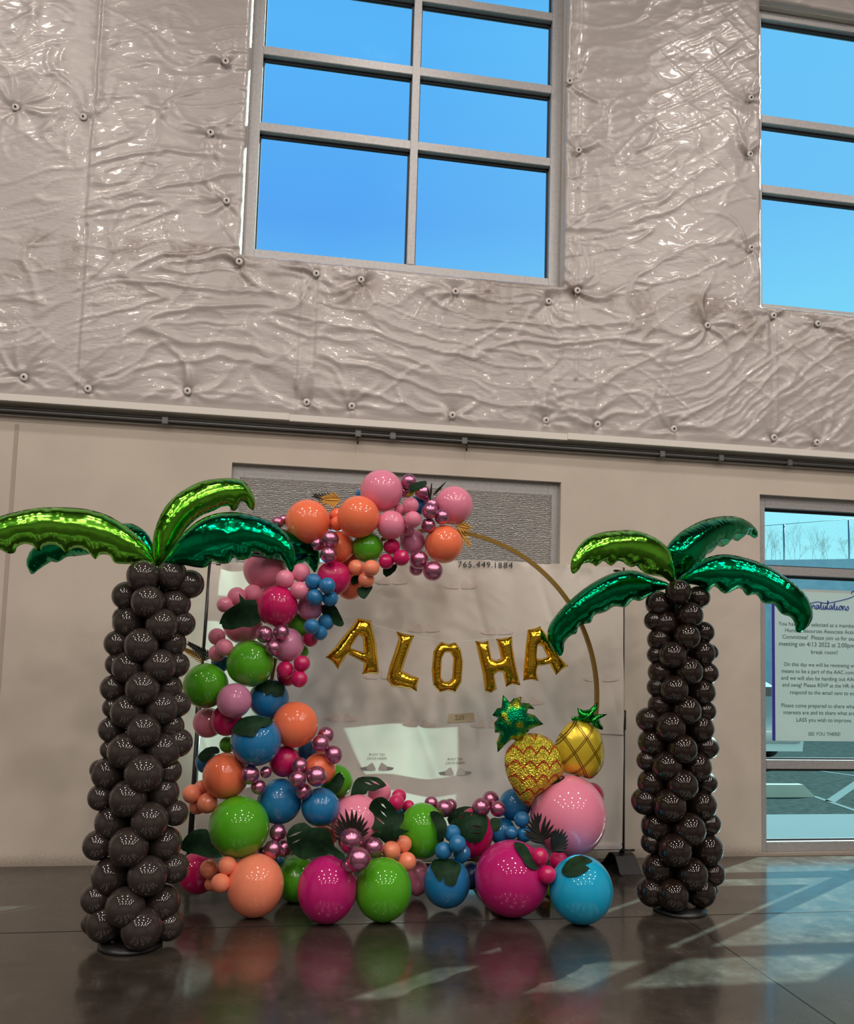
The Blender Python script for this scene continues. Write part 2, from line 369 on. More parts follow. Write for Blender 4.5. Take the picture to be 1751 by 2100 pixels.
# ledge under the insulation and the conduits below it
tr = boxes('trim_2', [(-13, -.02, -.115, 0, 3.185, 3.235), (-.02, 2.10, -.11, 0, 3.18, 3.23), (2.1, 15, -.115, 0, 3.185, 3.235)], M['white_trim'], None, .002)
structure(tr, 'white metal ledge running below the insulation')
cond = empty('conduit_run', (0, -.05, 3.14))
for i, (yy, zz, r) in enumerate(((-.035, 3.155, .013), (-.06, 3.13, .010), (-.03, 3.115, .009))):
    tube('pipe', [(-12.9, yy + .05, zz - 3.14), (14.9, yy + .05, zz - 3.14)], r, M['conduit'], cond, 8)
for x in (-.9, .49, .75, 1.3, 2.9, 3.4, 4.0): boxes('coupling', [(x - .022, x + .022, -.02, .02, -.032, .018)], M['conduit'], cond, .004)
for x in (.49, 1.32): tube('hanger', [(x, 0, -.03), (x, 0, -.085)], .006, M['black'], cond, 6)
tag(cond, 'thin grey metal conduits running along the wall right under the white ledge', 'conduit')

# crinkled insulation blanket
PINS = [(28,212),(168,233),(462,120),(431,267),(464,407),(46,770),(178,794),(383,798),(490,533),(649,557),(741,570),(629,822),(722,830),(935,595),(1128,614),(929,849),(1123,859),(1228,868),(1386,877),(1592,895),(1680,905),(1171,160),(1188,305),(1543,197),(1541,313),(1544,505),(1187,592),(1592,643),(1683,660),(1455,664)]
pw = np.array([P(a, b, -.09) for a, b in PINS])
OPEN = [(-.42, 2.06, 4.44, 7.75), (3.78, 6.4, 4.44, 7.1)]
xs = np.unique(np.r_[np.linspace(-12.9, -2.6, 30), np.arange(-2.6, 5.1, .0135), np.linspace(5.1, 14.9, 30), -.42, 2.06, 3.78, 6.4])
zs = np.unique(np.r_[3.225, np.arange(3.24, 7.6, .0125), np.linspace(7.6, 10, 12), 4.44, 7.75, 7.1]); zs = zs[[i for i in range(len(zs)) if zs[i] in (4.44, 7.75, 7.1, 3.225) or min(abs(zs[i] - 4.44), abs(zs[i] - 7.75), abs(zs[i] - 7.1)) > .007]]
X, Z = np.meshgrid(xs, zs, indexing='ij')
wx = X + .16 * fbm(X * 1.6, Z * 1.6, 3, 3); wz = Z + .11 * fbm(X * 1.9, Z * 1.6, 4, 9)
mask = np.clip(vnoise(X * 1.1, Z * 1.5, 61) * 1.9 - .35, .12, 1); mask2 = np.clip(vnoise(X * 1.7, Z * 1.9, 77) * 2.0 - .5, 0, 1)
high = np.clip((Z - 4.2) / 2.0, 0, 1)
disp = .012 * fbm(X * 2.0, Z * 2.0, 2, 1)
tl = wz + .22 * wx * np.sin(X * .8 + .6)            # mostly level folds that lean this way and that
disp += (.011 * ridge(wx * .75, tl * 4.2, 21, .075) + .008 * ridge(wx * 1.3, tl * 8.0, 33, .09)) * (.35 + .65 * mask) + .0042 * ridge(wx * 2.6, tl * 15, 41, .12) * (.3 + .7 * mask2)
disp += .007 * ridge((wx + wz) * .9, (wx - wz) * 3.2, 55, .05) * mask2 + .005 * ridge((wx - .5 * wz) * .8, (wx + 1.6 * wz) * 3.4, 58, .05) * (1 - mask)
disp += (.0020 + .0035 * high) * fbm(wx * 6, wz * 15, 3, 70)
for (qx, _, qz), k in zip(pw, range(99)):
    dx, dz = X - qx, Z - qz; d = np.hypot(dx, dz) + 1e-6; th = np.arctan2(dz, dx)
    tw = th + .25 * np.sin(d * 9 + k); f1 = 0
    for j in range(11):
        a_ = 2 * math.pi * _T[k, j * 3]; w_ = .05 + .11 * _T[k, j * 3 + 1]; ln = .07 + .26 * _T[k, j * 3 + 2] ** 2
        da = np.abs((tw - a_ + math.pi) % (2 * math.pi) - math.pi); f1 = f1 + np.exp(-(da * np.maximum(d, .05) / (.012 + w_ * .10)) ** 2) * np.exp(-d / ln)
    disp += .020 * f1 * (1 - np.exp(-d / .03)) - .045 * np.exp(-(d / .075) ** 1.3)
# blanket laps (vertical seams)
for sx in (-1.52, .02, 2.05, 3.88, 0.14, 2.18):
    wob = .012 * fbm(Z * 2, Z * 0 + sx, 2, 8)
    a = X - sx - wob; disp += np.where(np.abs(a) < .06, .010 * np.sign(a) * np.exp(-np.abs(a) / .025), 0)
strip = np.exp(-((X + 1.63) / .10) ** 4); disp *= (1 - .65 * strip)
base = .052
yy = -(base + disp)
# round the blanket back to the wall at its lower edge and at the window openings
de = np.full(X.shape, 9.0)
for (a, b, c, d_) in OPEN:
    ox = np.maximum(np.maximum(a - X, X - b), 0); oz = np.maximum(np.maximum(c - Z, Z - d_), 0); de = np.minimum(de, np.hypot(ox, oz))
fo = np.sqrt(np.clip(de / .05, 0, 1) * (2 - np.clip(de / .05, 0, 1)))
yy = yy * fo - .001 * (fo > 0)
yy = np.where(Z < 3.30, yy * (.55 + .45 * np.clip((Z - 3.225) / .075, 0, 1)), yy)
yy = np.minimum(yy, -.004)
yy = np.where(de <= 0, .03, yy)
nx, nz = X.shape; idx = np.arange(nx * nz).reshape(nx, nz)
q = np.stack([idx[:-1, :-1], idx[1:, :-1], idx[1:, 1:], idx[:-1, 1:]], -1).reshape(-1, 4)
cxq = ((X[:-1, :-1] + X[1:, 1:]) / 2).ravel(); czq = ((Z[:-1, :-1] + Z[1:, 1:]) / 2).ravel(); keep = np.ones(len(q), bool)
for (a, b, c, d_) in OPEN: keep &= ~((cxq > a) & (cxq < b) & (czq > c) & (czq < d_))
q = q[keep]; me = bpy.data.meshes.new('wall_upper'); V = np.stack([X.ravel(), yy.ravel(), Z.ravel()], 1)
me.vertices.add(len(V)); me.vertices.foreach_set('co', V.ravel()); me.loops.add(q.size); me.loops.foreach_set('vertex_index', q.ravel().astype(np.int32))
me.polygons.add(len(q)); me.polygons.foreach_set('loop_start', np.arange(0, q.size, 4, dtype=np.int32)); me.update(calc_edges=True); me.validate()
me.polygons.foreach_set('use_smooth', [True] * len(me.polygons)); me.materials.append(M['vinyl'])
wu = bpy.data.objects.new('wall_upper', me); C.objects.link(wu); structure(wu, 'crinkled silver white vinyl insulation blanket pinned over the upper wall')
for (qx, _, qz) in pw:
    i = np.argmin(abs(xs - qx)); j = np.argmin(abs(zs - qz)); y0 = float(np.min(yy[max(0, i - 2):i + 3, max(0, j - 2):j + 3])) - .002
    seg = 24; vs = []; fs = []
    for r, dy in ((.027, .004), (.027, -.001), (.023, -.003), (.010, -.004)):
        vs += [(qx + r * math.cos(2 * math.pi * t / seg), y0 + dy, qz + r * math.sin(2 * math.pi * t / seg)) for t in range(seg)]
    for a in range(3): fs += [(a * seg + t, a * seg + (t + 1) % seg, (a + 1) * seg + (t + 1) % seg, (a + 1) * seg + t) for t in range(seg)]
    fs.append(tuple(3 * seg + t for t in range(seg)))
    dsc = mesh_obj('fastener_disc', vs, fs, M['disc'], wu)
    tube('pin', [(qx, y0 - .004, qz), (qx, y0 - .012, qz)], .007, M['hole'], dsc, 8)

# ------------------------------------------------------------------ windows
def window(n, x0, x1, z0, z1, verts, bars, label, yf=.05, fd=.11, fw=.055, glass_on=True, sill=None):
    w = structure(empty('window_%d' % n, ((x0 + x1) / 2, yf, z0)), label); ox, oy, oz = (x0 + x1) / 2, yf, z0
    def bx(nm, l, mt, par=w, bev=.003): return boxes(nm, [(a - ox, b - ox, c - oy, d - oy, e - oz, f - oz) for a, b, c, d, e, f in l], mt, par, bev)
    bx('window_frame', [(x0, x0 + fw, yf, yf + fd, z0, z1), (x1 - fw, x1, yf, yf + fd, z0, z1), (x0 + fw, x1 - fw, yf, yf + fd, z0, z0 + fw), (x0 + fw, x1 - fw, yf, yf + fd, z1 - fw * 1.3, z1)], M['alu'])
    for v in verts: bx('mullion', [(v - .03, v + .03, yf - .002, yf + fd, z0 + fw, z1 - fw * 1.3)], M['alu'])
    xe = [x0 + fw] + [s for v in verts for s in (v - .03, v + .03)] + [x1 - fw]; ze = [z0 + fw] + [s for b in bars for s in (b - .035, b + .035)] + [z1 - fw * 1.3]
    for b in bars: bx('transom_bar', [(xe[i], xe[i + 1], yf, yf + fd, b - .035, b + .035) for i in range(0, len(xe), 2)], M['alu'])
    gy = yf + fd * .55
    for i in range(0, len(xe), 2):
        for j in range(0, len(ze), 2):
            a, b, c, d = xe[i], xe[i + 1], ze[j], ze[j + 1]; g_ = .012
            bx('gasket', [(a, a + g_, gy - .012, gy + .012, c, d), (b - g_, b, gy - .012, gy + .012, c, d), (a, b, gy - .012, gy + .012, c, c + g_), (a, b, gy - .012, gy + .012, d - g_ * 1.8, d)], M['gasket'], w, 0)
            vs = [(a - ox, gy - oy, c - oz), (b - ox, gy - oy, c - oz), (b - ox, gy - oy, d - oz), (a - ox, gy - oy, d - oz)]
            mesh_obj('pane', vs, [(0, 1, 2, 3)], M['glass'], w, False)
    return w
window(1, -.42, 2.06, 4.44, 7.75, [.86], [5.50, 6.12, 6.75], 'tall upper window with six panes of blue sky over the balloon arch', fw=.085)
window(2, 3.78, 6.4, 4.44, 7.1, [5.1], [5.50, 6.12], 'upper right window of blue sky cut by the picture edge')
w3 = window(3, -.42, 2.09, .04, 2.87, [.86], [.70, 2.26], 'lower window behind the backdrop covered by silver bubble foil', fw=.09)
window(4, 3.77, 6.4, .02, 2.87, [5.1], [.70, 2.26], 'ground floor window at the right looking onto the parking lot', fw=.075)
# foil sheet, unseen gaps shaped to throw sun patches onto the banner
def cover(name, outer, holes, y, m, parent):
    V, Fc, bd, lp = fill([np.array(outer, float)] + [np.array(h, float) for h in holes], .05)
    vs = np.c_[V[:, 0], y + .006 * fbm(V[:, 0] * 6, V[:, 1] * 6, 2, 4), V[:, 1]]
    ob = mesh_obj(name, vs, Fc, m, None); md = ob.modifiers.new('s', 'SOLIDIFY'); md.thickness = .006
    return ob
cv = cover('foil_sheet', [(-.36, .08), (2.03, .08), (2.03, 2.775), (-.36, 2.775)],
      [[(-.30, 1.02), (.40, 1.02), (.40, 2.5), (.10, 2.5), (.08, 2.15), (-.30, 2.15)], [(1.02, 1.44), (1.5, 1.46), (1.995, 1.44), (1.97, 1.25), (1.995, 1.1), (1.16, 1.1)], [(1.20, .12), (1.995, .12), (1.995, .97), (1.2, 1.0)]], .045, M['bfoil'], None)
tag(cv, 'silver bubble foil sheet taped over the window behind the arch', 'foil insulation')

# poster on the right window glass
PY = .035
post = empty('poster', (4.36, PY, .9)); tag(post, 'large white paper poster with blue side border taped inside the right window', 'poster')
M['paper'] = mat('poster_paper', (.56, .63, .61), .6); m = M['paper']
t_ = m.node_tree; tr_ = N(m, 'ShaderNodeBsdfTranslucent', Color=(.6, .8, .8, 1)); mxs = N(m, 'ShaderNodeMixShader', Fac=.25); out = t_.nodes['Material Output']
L(m, B(m).outputs[0], mxs.inputs[1]); L(m, tr_.outputs[0], mxs.inputs[2]); L(m, mxs.outputs[0], out.inputs['Surface'])
M['ink'] = mat('dark_ink', (.03, .04, .05), .7); M['blue_ink'] = mat('blue_ink', (.03, .03, .32), .6)
def pq(px, py, dy=0.0): v = P(px, py, PY); return (v[0] - 4.36, dy, v[2] - .9)
c4 = [pq(1587, 1519), (pq(1587, 1519)[0] + .93, 0, pq(1587, 1519)[2]), (pq(1578, 1205)[0] + .93, 0, pq(1578, 1205)[2]), pq(1578, 1205)]
x0p = (c4[0][0] + c4[3][0]) / 2; zb, zt = c4[0][2], c4[3][2]
boxes('paper_sheet', [(x0p, x0p + .95, 0, .003, zb, zt)], M['paper'], post); boxes('border_strip', [(x0p, x0p + .027, -.001, 0, zb, zt)], M['blue_ink'], post)
LINES = [(1281, 'You have been selected as a member of the'), (1294, 'Human Resources Associate Activities'), (1307.5, 'Committee!  Please join us for our first'), (1322, 'meeting on 4/13 2022 at 2:00pm in the'), (1337, 'break room!'),
         (1363, 'On this day we will be reviewing what it'), (1377, 'means to be a part of the AAC committee'), (1391, 'and we will also be handing out AAC gear'), (1405, 'and swag! Please RSVP at the HR desk or'), (1420, 'respond to the email sent to you.'),
         (1447, 'Please come prepared to share what your'), (1461, 'interests are and to share what areas of'), (1476, 'LAS5 you wish to improve.'), (1504, 'SEE YOU THERE!')]
LW = {0: 1596, 1: 1610, 2: 1604, 3: 1597, 4: 1663, 5: 1607, 6: 1602.5, 7: 1601.5, 8: 1604, 9: 1620, 10: 1602, 11: 1606, 12: 1633, 13: 1657}
for i, (py, s) in enumerate(LINES):
    V, Fx = text_mesh(s, .055); cxp = pq(1690, py)
    if not len(V): continue
    half = cxp[0] - pq(LW[i], py)[0]; sc = half / ((V[:, 0].max() - V[:, 0].min()) / 2)
    mid = (V[:, 0].max() + V[:, 0].min()) / 2; zc = cxp[2]
    vs = np.c_[(V[:, 0] - mid) * sc + cxp[0], np.full(len(V), -.0015), V[:, 1] * min(sc, 1.25) + zc - .018]
    mesh_obj('text_line', vs, Fx, M['ink'], post, False)
# script heading drawn stroke by stroke, "Congratulations"
def script(strokes, x0, z0, sc, r, name, par, mt):
    for st in strokes:
        pts = smooth_open([(x0 + a * sc, -.003, z0 + b * sc) for a, b in st]); tube(name, pts, r, mt, par, 6)
def smooth_open(p, k=5):
    q = [Vector(p[0])] + [Vector(a) for a in p] + [Vector(p[-1])]; out = []
    for i in range(1, len(q) - 2):
        for j in range(k):
            t = j / k; a, b, c, d = q[i - 1:i + 3]; out.append(.5 * ((2 * b) + (c - a) * t + (2 * a - 5 * b + 4 * c - d) * t * t + (3 * b - a - 3 * c + d) * t ** 3))
    out.append(q[-2]); return out
CUR = {'C': ([(1.3, 1.6), (.7, 2.0), (.1, 1.2), (.1, .4), (.6, 0), (1.3, .4)], 1.5), 'o': ([(.1, .5), (.4, .9), (.7, .5), (.4, .02), (.1, .4), (.4, .9), (.9, .8)], .85),
       'n': ([(0, .8), (.15, 0), (.2, .6), (.5, .9), (.62, .3), (.8, .02), (1, .4)], .95), 'g': ([(.7, .8), (.3, .9), (.08, .4), (.35, .05), (.7, .8), (.65, -.6), (.35, -1.0), (.1, -.6), (.9, .3)], .9),
       'r': ([(0, .4), (.2, .9), (.25, .65), (.55, .7), (.5, .15), (.8, .15)], .75), 'a': ([(.65, .8), (.3, .9), (.08, .4), (.3, .03), (.65, .8), (.68, .1), (.95, .3)], .9),
       't': ([(0, .3), (.35, 1.5), (.3, .2), (.5, .02), (.75, .3)], .7), 'u': ([(0, .3), (.15, .85), (.15, .2), (.4, .05), (.65, .85), (.68, .1), (.9, .3)], .85),
       'l': ([(0, .3), (.4, 1.5), (.25, 1.8), (.15, .5), (.35, .02), (.6, .3)], .6), 'i': ([(0, .3), (.2, .85), (.2, .15), (.4, .05), (.6, .3)], .55), 's': ([(0, .3), (.35, .9), (.5, .3), (.25, .02), (.05, .15)], .6)}
a0 = pq(1660, 1250); a1 = pq(1738, 1243); wid = sum(CUR[c][1] for c in 'gratulations'); sc = (a1[0] - a0[0] + .02) / wid
cx_ = a0[0] - sum(CUR[c][1] for c in 'Con') * sc - .01
for ch in 'Congratulations':
    st, ad_ = CUR[ch]; script([st], cx_, a0[2] + .004, sc, .0034, 'heading_letter', post, M['blue_ink']); cx_ += ad_ * sc
script([[(0, 0), (2, .5), (4, .3), (7, .9), (9.5, 1.6), (10.6, 2.2), (10.8, 2.9), (10.1, 3.0), (9.9, 2.5)]], a0[0] - .01, a0[2] + .045, sc, .0034, 'heading_flourish', post, M['blue_ink'])

# ------------------------------------------------------------------ outdoors
M['asphalt'] = mat('asphalt', (.07, .08, .08), .9, 0, 0); noisy(M['asphalt'], 12, (.024, .036, .036), (.045, .062, .060), detail=9)
M['walk'] = mat('sidewalk_concrete', (.125, .165, .18), .9, 0, 0); M['stop'] = mat('wheel_stop_concrete', (.30, .36, .33), .8, 0, 0); M['paint'] = mat('white_road_paint', (.11, .15, .155), .9, 0, 0)
structure(boxes('ground', [(-30, 45, 2.05, 60, -.25, -.10)], M['asphalt'])); structure(boxes('sidewalk', [(-12, 30, .25, 2.05, -.2, -.095)], M['walk']))
def stripe(x0, y0, x1, y1, w, lab):
    ln = math.hypot(x1 - x0, y1 - y0); o = boxes('parking_stripe', [(-ln / 2, ln / 2, -w / 2, w / 2, 0, .004)], M['paint']); o.location = ((x0 + x1) / 2, (y0 + y1) / 2, -.0995); o.rotation_euler = (0, 0, math.atan2(y1 - y0, x1 - x0)); tag(o, lab, 'road marking')
stripe(6.32, 3.5, 6.20, 2.1, .07, 'white painted line running from the wheel stop down to the sidewalk outside')
stripe(6.26, 2.75, 7.9, 4.4, .11, 'wider white painted line branching off towards the right outside')
stripe(7.6, 5.3, 8.3, 4.0, .08, 'faint white line just under the window bar at the far right')
ws = empty('wheel_stop', (5.30, 3.12, -.10)); tag(ws, 'pale concrete wheel stop lying on the asphalt outside the window', 'wheel stop')
vs = [(-.95, -.08, 0), (.98, -.08, 0), (.98, .08, 0), (-.95, .08, 0), (-.8, -.05, .14), (.84, -.05, .14), (.84, .05, .14), (-.8, .05, .14)]
mesh_obj('concrete_block', vs, [(0, 3, 2, 1), (4, 5, 6, 7), (0, 1, 5, 4), (1, 2, 6, 5), (2, 3, 7, 6), (3, 0, 4, 7)], M['stop'], ws, False)
# parked car, tail seen at the window's left edge
car = empty('car', (6.98, 5.75, -.10)); tag(car, 'silver blue car parked outside, its tail showing beside the poster', 'car')
M['carp'] = mat('car_paint', (.30, .42, .48), .25, .3, .5, .6); M['carglass'] = mat('car_glass', (.02, .03, .04), .05); M['red'] = mat('tail_light_red', (.5, .02, .02), .2); M['tyre'] = mat('tyre_rubber', (.02, .02, .02), .8); M['chr'] = mat('bright_trim', (.7, .7, .7), .15, 1)
prof = [(-.88, .25), (-.92, .55), (-.88, .85), (-.80, 1.0), (-.62, 1.42), (.62, 1.42), (.80, 1.0), (.88, .85), (.92, .55), (.88, .25)]
vs = []; fs = []; rows = [(0, .97), (.12, 1.0), (1.2, 1.0), (2.6, 1.0), (4.1, 1.0), (4.35, .93)]
for yy_, s in rows:
    for (x, z) in prof:
        zz = z if z < 1.1 else (z if .9 < yy_ < 2.9 else 1.0 + (z - 1.0) * .25); vs.append((x * s, yy_, zz * (1 if s == 1 else .98)))
k = len(prof)
for i in range(len(rows) - 1): fs += [(i * k + j, i * k + (j + 1) % k, (i + 1) * k + (j + 1) % k, (i + 1) * k + j) for j in range(k)]
fs += [tuple(range(k)), tuple((len(rows) - 1) * k + j for j in range(k))[::-1]]
bo = mesh_obj('body', vs, fs, M['carp'], car, True); bo.modifiers.new('b', 'BEVEL').width = .05
boxes('rear_window', [(-.58, .58, -.012, .02, 1.02, 1.16)], M['carglass'], car, .01)
for s in (-1, 1):
    boxes('tail_light', [(s * .78 - .1, s * .78 + .1, -.03, .05, .68, .86)], M['red'], car, .015)
    for y in (.9, 3.5): 
        w_ = tube('wheel', [(s * .80 - .1, y, .31), (s * .80 + .1, y, .31)], .31, M['tyre'], car, 28)
boxes('bumper', [(-.86, .86, -.07, .03, .32, .52)], M['chr'], car, .03)
# retaining wall, fence and winter trees
M['bank'] = mat('blue_grey_block_wall', (.30, .36, .38), .9); noisy(M['bank'], 2.0, (.42, .56, .56), (.56, .70, .66))
bank = mesh_obj('retaining_wall', [(-20, 24, -.1), (45, 24, -.1), (45, 24, 6.6), (-20, 24, 3.0), (-20, 40, -.1), (45, 40, -.1), (45, 40, 6.6), (-20, 40, 3.0)], [(0, 1, 2, 3), (3, 2, 6, 7), (1, 5, 6, 2), (4, 0, 3, 7), (5, 4, 7, 6)], M['bank'], None, False); structure(bank, 'pale blue grey retaining bank beyond the parking lot')
def bank_z(x): return 3.0 + 3.6 * (x + 20) / 65
fz = empty('chain_link_fence', (19.4, 24.6, 5.15)); tag(fz, 'chain link fence with thin posts standing on the far retaining wall', 'fence')
M['steel'] = mat('fence_steel', (.16, .22, .25), .5, .5)
for x in (-2.9, .04, 2.89, 5.8): tube('fence_post', [(x, 0, -.3), (x, 0, 1.5 + .109 * x)], .035, M['steel'], fz, 8)
tube('top_rail', [(-3, 0, 1.12), (6, 0, 2.25)], .012, M['steel'], fz, 6)
m = bpy.data.materials.new('chain_mesh'); m.use_nodes = True; M['mesh'] = m; b = B(m); b.inputs['Base Color'].default_value = (.2, .3, .34, 1)
ck = N(m, 'ShaderNodeTexVoronoi', Scale=14.0, _feature='DISTANCE_TO_EDGE'); L(m, coords(m, (1, 1, 1)), ck.inputs['Vector']); L(m, ramp(m, ck.outputs['Distance'], [(.03, (.16,) * 3), (.06, (0,) * 3)]), b.inputs['Alpha'])
mesh_obj('wire_mesh', [(-3, .03, -.3), (6, .03, .3), (6, .03, 2.2), (-3, .03, 1.1)], [(0, 1, 2, 3)], m, fz, False)
M['bark'] = mat('winter_bark', (.42, .48, .46), .9, 0, 0)
def tree(x, y, z, h, seed, lab):
    rnd = random.Random(seed); V = []; F_ = []
    def br(p, d, ln, r, lv):
        q = p + d * ln; a = d.orthogonal().normalized(); b_ = d.cross(a); o = len(V)
        for c_, rr in ((p, r), (q, r * .6)):
            for k in range(4): t = k * math.pi / 2; V.append(c_ + (a * math.cos(t) + b_ * math.sin(t)) * rr)
        for k in range(4): F_.append((o + k, o + (k + 1) % 4, o + 4 + (k + 1) % 4, o + 4 + k))
        if lv == 0: return
        for _ in range(3 if lv > 1 else 4):
            dd = (d + Vector((rnd.uniform(-.8, .8), rnd.uniform(-.8, .8), rnd.uniform(-.1, .7)))).normalized(); br(p + d * ln * rnd.uniform(.55, 1), dd, ln * rnd.uniform(.55, .75), r * .6, lv - 1)
    for _ in range(7): br(Vector((rnd.uniform(-.6, .6), 0, 0)), Vector((rnd.uniform(-.5, .5), rnd.uniform(-.3, .3), 1)).normalized(), h * rnd.uniform(.22, .42), .012, 4)
    t = empty('bare_tree', (x, y, z)); mesh_obj('branches', V, F_, M['bark'], t); tag(t, lab, 'tree', 'bare trees behind the fence')
for x, h, sd_, lab in ((18.95, 1.9, 1, 'bare winter tree behind the fence at the left edge of the right window'), (20.3, 2.1, 2, 'bare winter tree just right of the left fence post'),
                       (21.9, 1.9, 3, 'bare winter tree at the right between the two fence posts'), (23.6, 2.0, 4, 'bare winter tree cut by the right picture edge')):
    tree(x, 26, bank_z(x) - .03, h, sd_, lab)

# ------------------------------------------------------------------ backdrop
FY = -.35
def top_z(x): return np.interp(x, [-.53, 1.4, 2.48], [2.09, 2.20, 2.185])
def fab_y(x, z):
    t = np.clip((top_z(x) - z) / 2.0, 0, 1)
    y = .016 * np.sin(x * 9 + 1.3 * np.sin(z * 2)) * (.3 + t) + .012 * np.sin(x * 21 + z * 3) * (1 - t) ** 2
    y += .02 * fbm(x * 2.2, z * .9, 2, 14) + .028 * fbm(x * 9, z * 7, 3, 15) * np.exp(-(top_z(x) - z) / .08)
    y += .012 * ridge(x * 4 + z * 1.5, z * 1.2, 17, .2) * (1 - t)
    return FY + y * 1.0
M['fabric'] = mat('white_banner_fabric', (.76, .70, .65), .7); m = M['fabric']
tr_ = N(m, 'ShaderNodeBsdfTranslucent', Color=(.70, .72, .60, 1)); mxs = N(m, 'ShaderNodeMixShader', Fac=.20)
L(m, B(m).outputs[0], mxs.inputs[1]); L(m, tr_.outputs[0], mxs.inputs[2]); L(m, mxs.outputs[0], m.node_tree.nodes['Material Output'].inputs['Surface'])
bd_ = empty('banner_backdrop', (1.0, FY, 0)); tag(bd_, 'wide off white fabric banner on black telescopic poles behind the balloon hoop', 'backdrop')
fx_ = np.linspace(-.52, 2.47, 260); ft = np.linspace(0, 1, 190); XX, TT = np.meshgrid(fx_, ft, indexing='ij'); ZT = top_z(XX) + .008 * fbm(XX * 12, XX * 0, 2, 3); ZB = np.full_like(XX, .19); ZZ = ZB + (ZT - ZB) * TT
YY = fab_y(XX, ZZ); idx = np.arange(XX.size).reshape(XX.shape)
q = np.stack([idx[:-1, :-1], idx[1:, :-1], idx[1:, 1:], idx[:-1, 1:]], -1).reshape(-1, 4)
mesh_obj('fabric', np.stack([XX.ravel() - 1, YY.ravel() - FY, ZZ.ravel()], 1), q, M['fabric'], bd_)
M['hem'] = mat('white_hem', (.62, .58, .57), .6)
boxes('bottom_hem', [(-1.52, 1.47, -.02, .02, .145, .195)], M['hem'], bd_, .012)
for s, xt, xb in ((-1, -.515, -.555), (1, 2.475, 2.485)):
    zt_ = 2.10 if s < 0 else 2.19
    pole = tube('pole', [(xb - 1, .03, .12), (xb + (xt - xb) * .45 - 1, .03, 1.05)], .019, M['black'], bd_, 12)
    tube('pole', [(xb + (xt - xb) * .45 - 1, .03, 1.05), (xt - 1, .03, zt_)], .012, M['black'], bd_, 12)
    tube('collar', [(xb + (xt - xb) * .4 - 1, .03, 1.0), (xb + (xt - xb) * .47 - 1, .03, 1.14)], .026, M['black'], bd_, 12)
    vs = []; w_ = .075; pr = [(-.22, .0), (-.17, .012), (-.06, .11), (0, .125), (.06, .11), (.17, .012), (.22, 0)]
    for (yv, zv) in pr: vs += [(xb - 1 - w_ * (1 if abs(yv) < .1 else 1.1), .03 + yv, zv), (xb - 1 + w_ * (1 if abs(yv) < .1 else 1.1), .03 + yv, zv)]
    ft_ = mesh_obj('foot', vs, [(2 * i, 2 * i + 1, 2 * i + 3, 2 * i + 2) for i in range(len(pr) - 1)], M['black'], bd_, False); sm_ = ft_.modifiers.new('s', 'SOLIDIFY'); sm_.thickness = .008
    tube('locking_pin', [(xb - 1.02, -.03, .15), (xb - .93, -.03, .15)], .008, M['black'], bd_, 8)
tube('crossbar', [(-1.515, .035, 2.085), (0, .035, 2.15), (1.475, .035, 2.165)], .012, M['black'], bd_, 10)
tube('tie_string', [tuple(P(1228, 1505, FY - .02) - np.array([1, FY, 0])), tuple(P(1278, 1508, FY - .02) - np.array([1, FY, 0]))], .002, M['black'], bd_, 6)
def on_fabric(name, V2, Fx, mt, off=-.004):
    z = V2[:, 1]; x = V2[:, 0]; y = fab_y(x, z) + off
    return mesh_obj(name, np.c_[x - 1, y - FY, z], Fx, mt, bd_, False)
def fxz(px, py): v = P(px, py, FY); return np.array([v[0], v[2]])
V, Fx = text_mesh('765.449.1884', .1, spacing=1.15); a, b = fxz(939, 1163), fxz(1051, 1165)
V2 = V[:, :2].copy(); V2[:, 0] = (V2[:, 0] - V2[:, 0].min()) / (V2[:, 0].max() - V2[:, 0].min()) * (b[0] - a[0]) + a[0]; V2[:, 1] = V2[:, 1] / V2[:, 1].max() * .042 + np.interp(V2[:, 0], [a[0], b[0]], [a[1], b[1]])
on_fabric('phone_number_print', V2, Fx, M['ink'], -.008)
M['shoe'] = mat('grey_shoe_print', (.30, .32, .32), .8); M['shoe_l'] = mat('light_shoe_print', (.56, .56, .54), .8); M['faint'] = mat('faint_print', (.66, .595, .555), .8)
M['txt'] = mat('tan_lettering_print', (.26, .19, .12), .8); M['yel'] = mat('yellow_label_print', (.55, .49, .34), .8)
shoe = [(0, 0), (-4, 8), (-7, 12), (-14, 8), (-22, 3), (-33, 2), (-30, -3), (-18, -5), (-2, -5)]
def shoes(cx_, cy_, dark):
    for s in (1, -1):
        lp = [fxz(cx_ - s * 3 + s * a * .95, cy_ - b) for a, b in smooth_loop(shoe, 2)]; V, Fc, bd, _ = fill([np.array(lp)], .03); on_fabric('shoe_print', V, Fc, M['shoe_l'] if dark else M['faint'])
        if dark:
            lp = [fxz(cx_ - s * 3 + s * a * .95, cy_ - b) for a, b in [(-20, 4), (-33, 1.8), (-30, -2.5), (-18, -4)]]; V, Fc, bd, _ = fill([np.array(lp)], .03); on_fabric('shoe_toe_print', V, Fc, M['shoe'], -.005)
    if dark:
        for s_, dy in (('GET YOUR', 26), ('FRESH KICKS', 18)):
            V, Fx = text_mesh(s_, .024); c_ = fxz(cx_, cy_ - dy); on_fabric('lettering_print', np.c_[-V[:, 0] + c_[0], V[:, 1] + c_[1]], [f[::-1] for f in Fx], M['txt'], -.005)
shoes(773, 1576, True); shoes(933, 1585, True)
for c_ in ((700, 1474), (859, 1486), (1000, 1487), (802, 1193), (944, 1202), (870, 1291), (778, 1387), (1232, 1392), (1020, 1296), (1080, 1440)): shoes(*c_, False)
lp = np.array([fxz(919, 1464), fxz(972, 1462), fxz(975, 1480), fxz(917, 1482)]); V, Fc, bd, _ = fill([lp], .03); on_fabric('yellow_label_print', V, Fc, M['yel'])
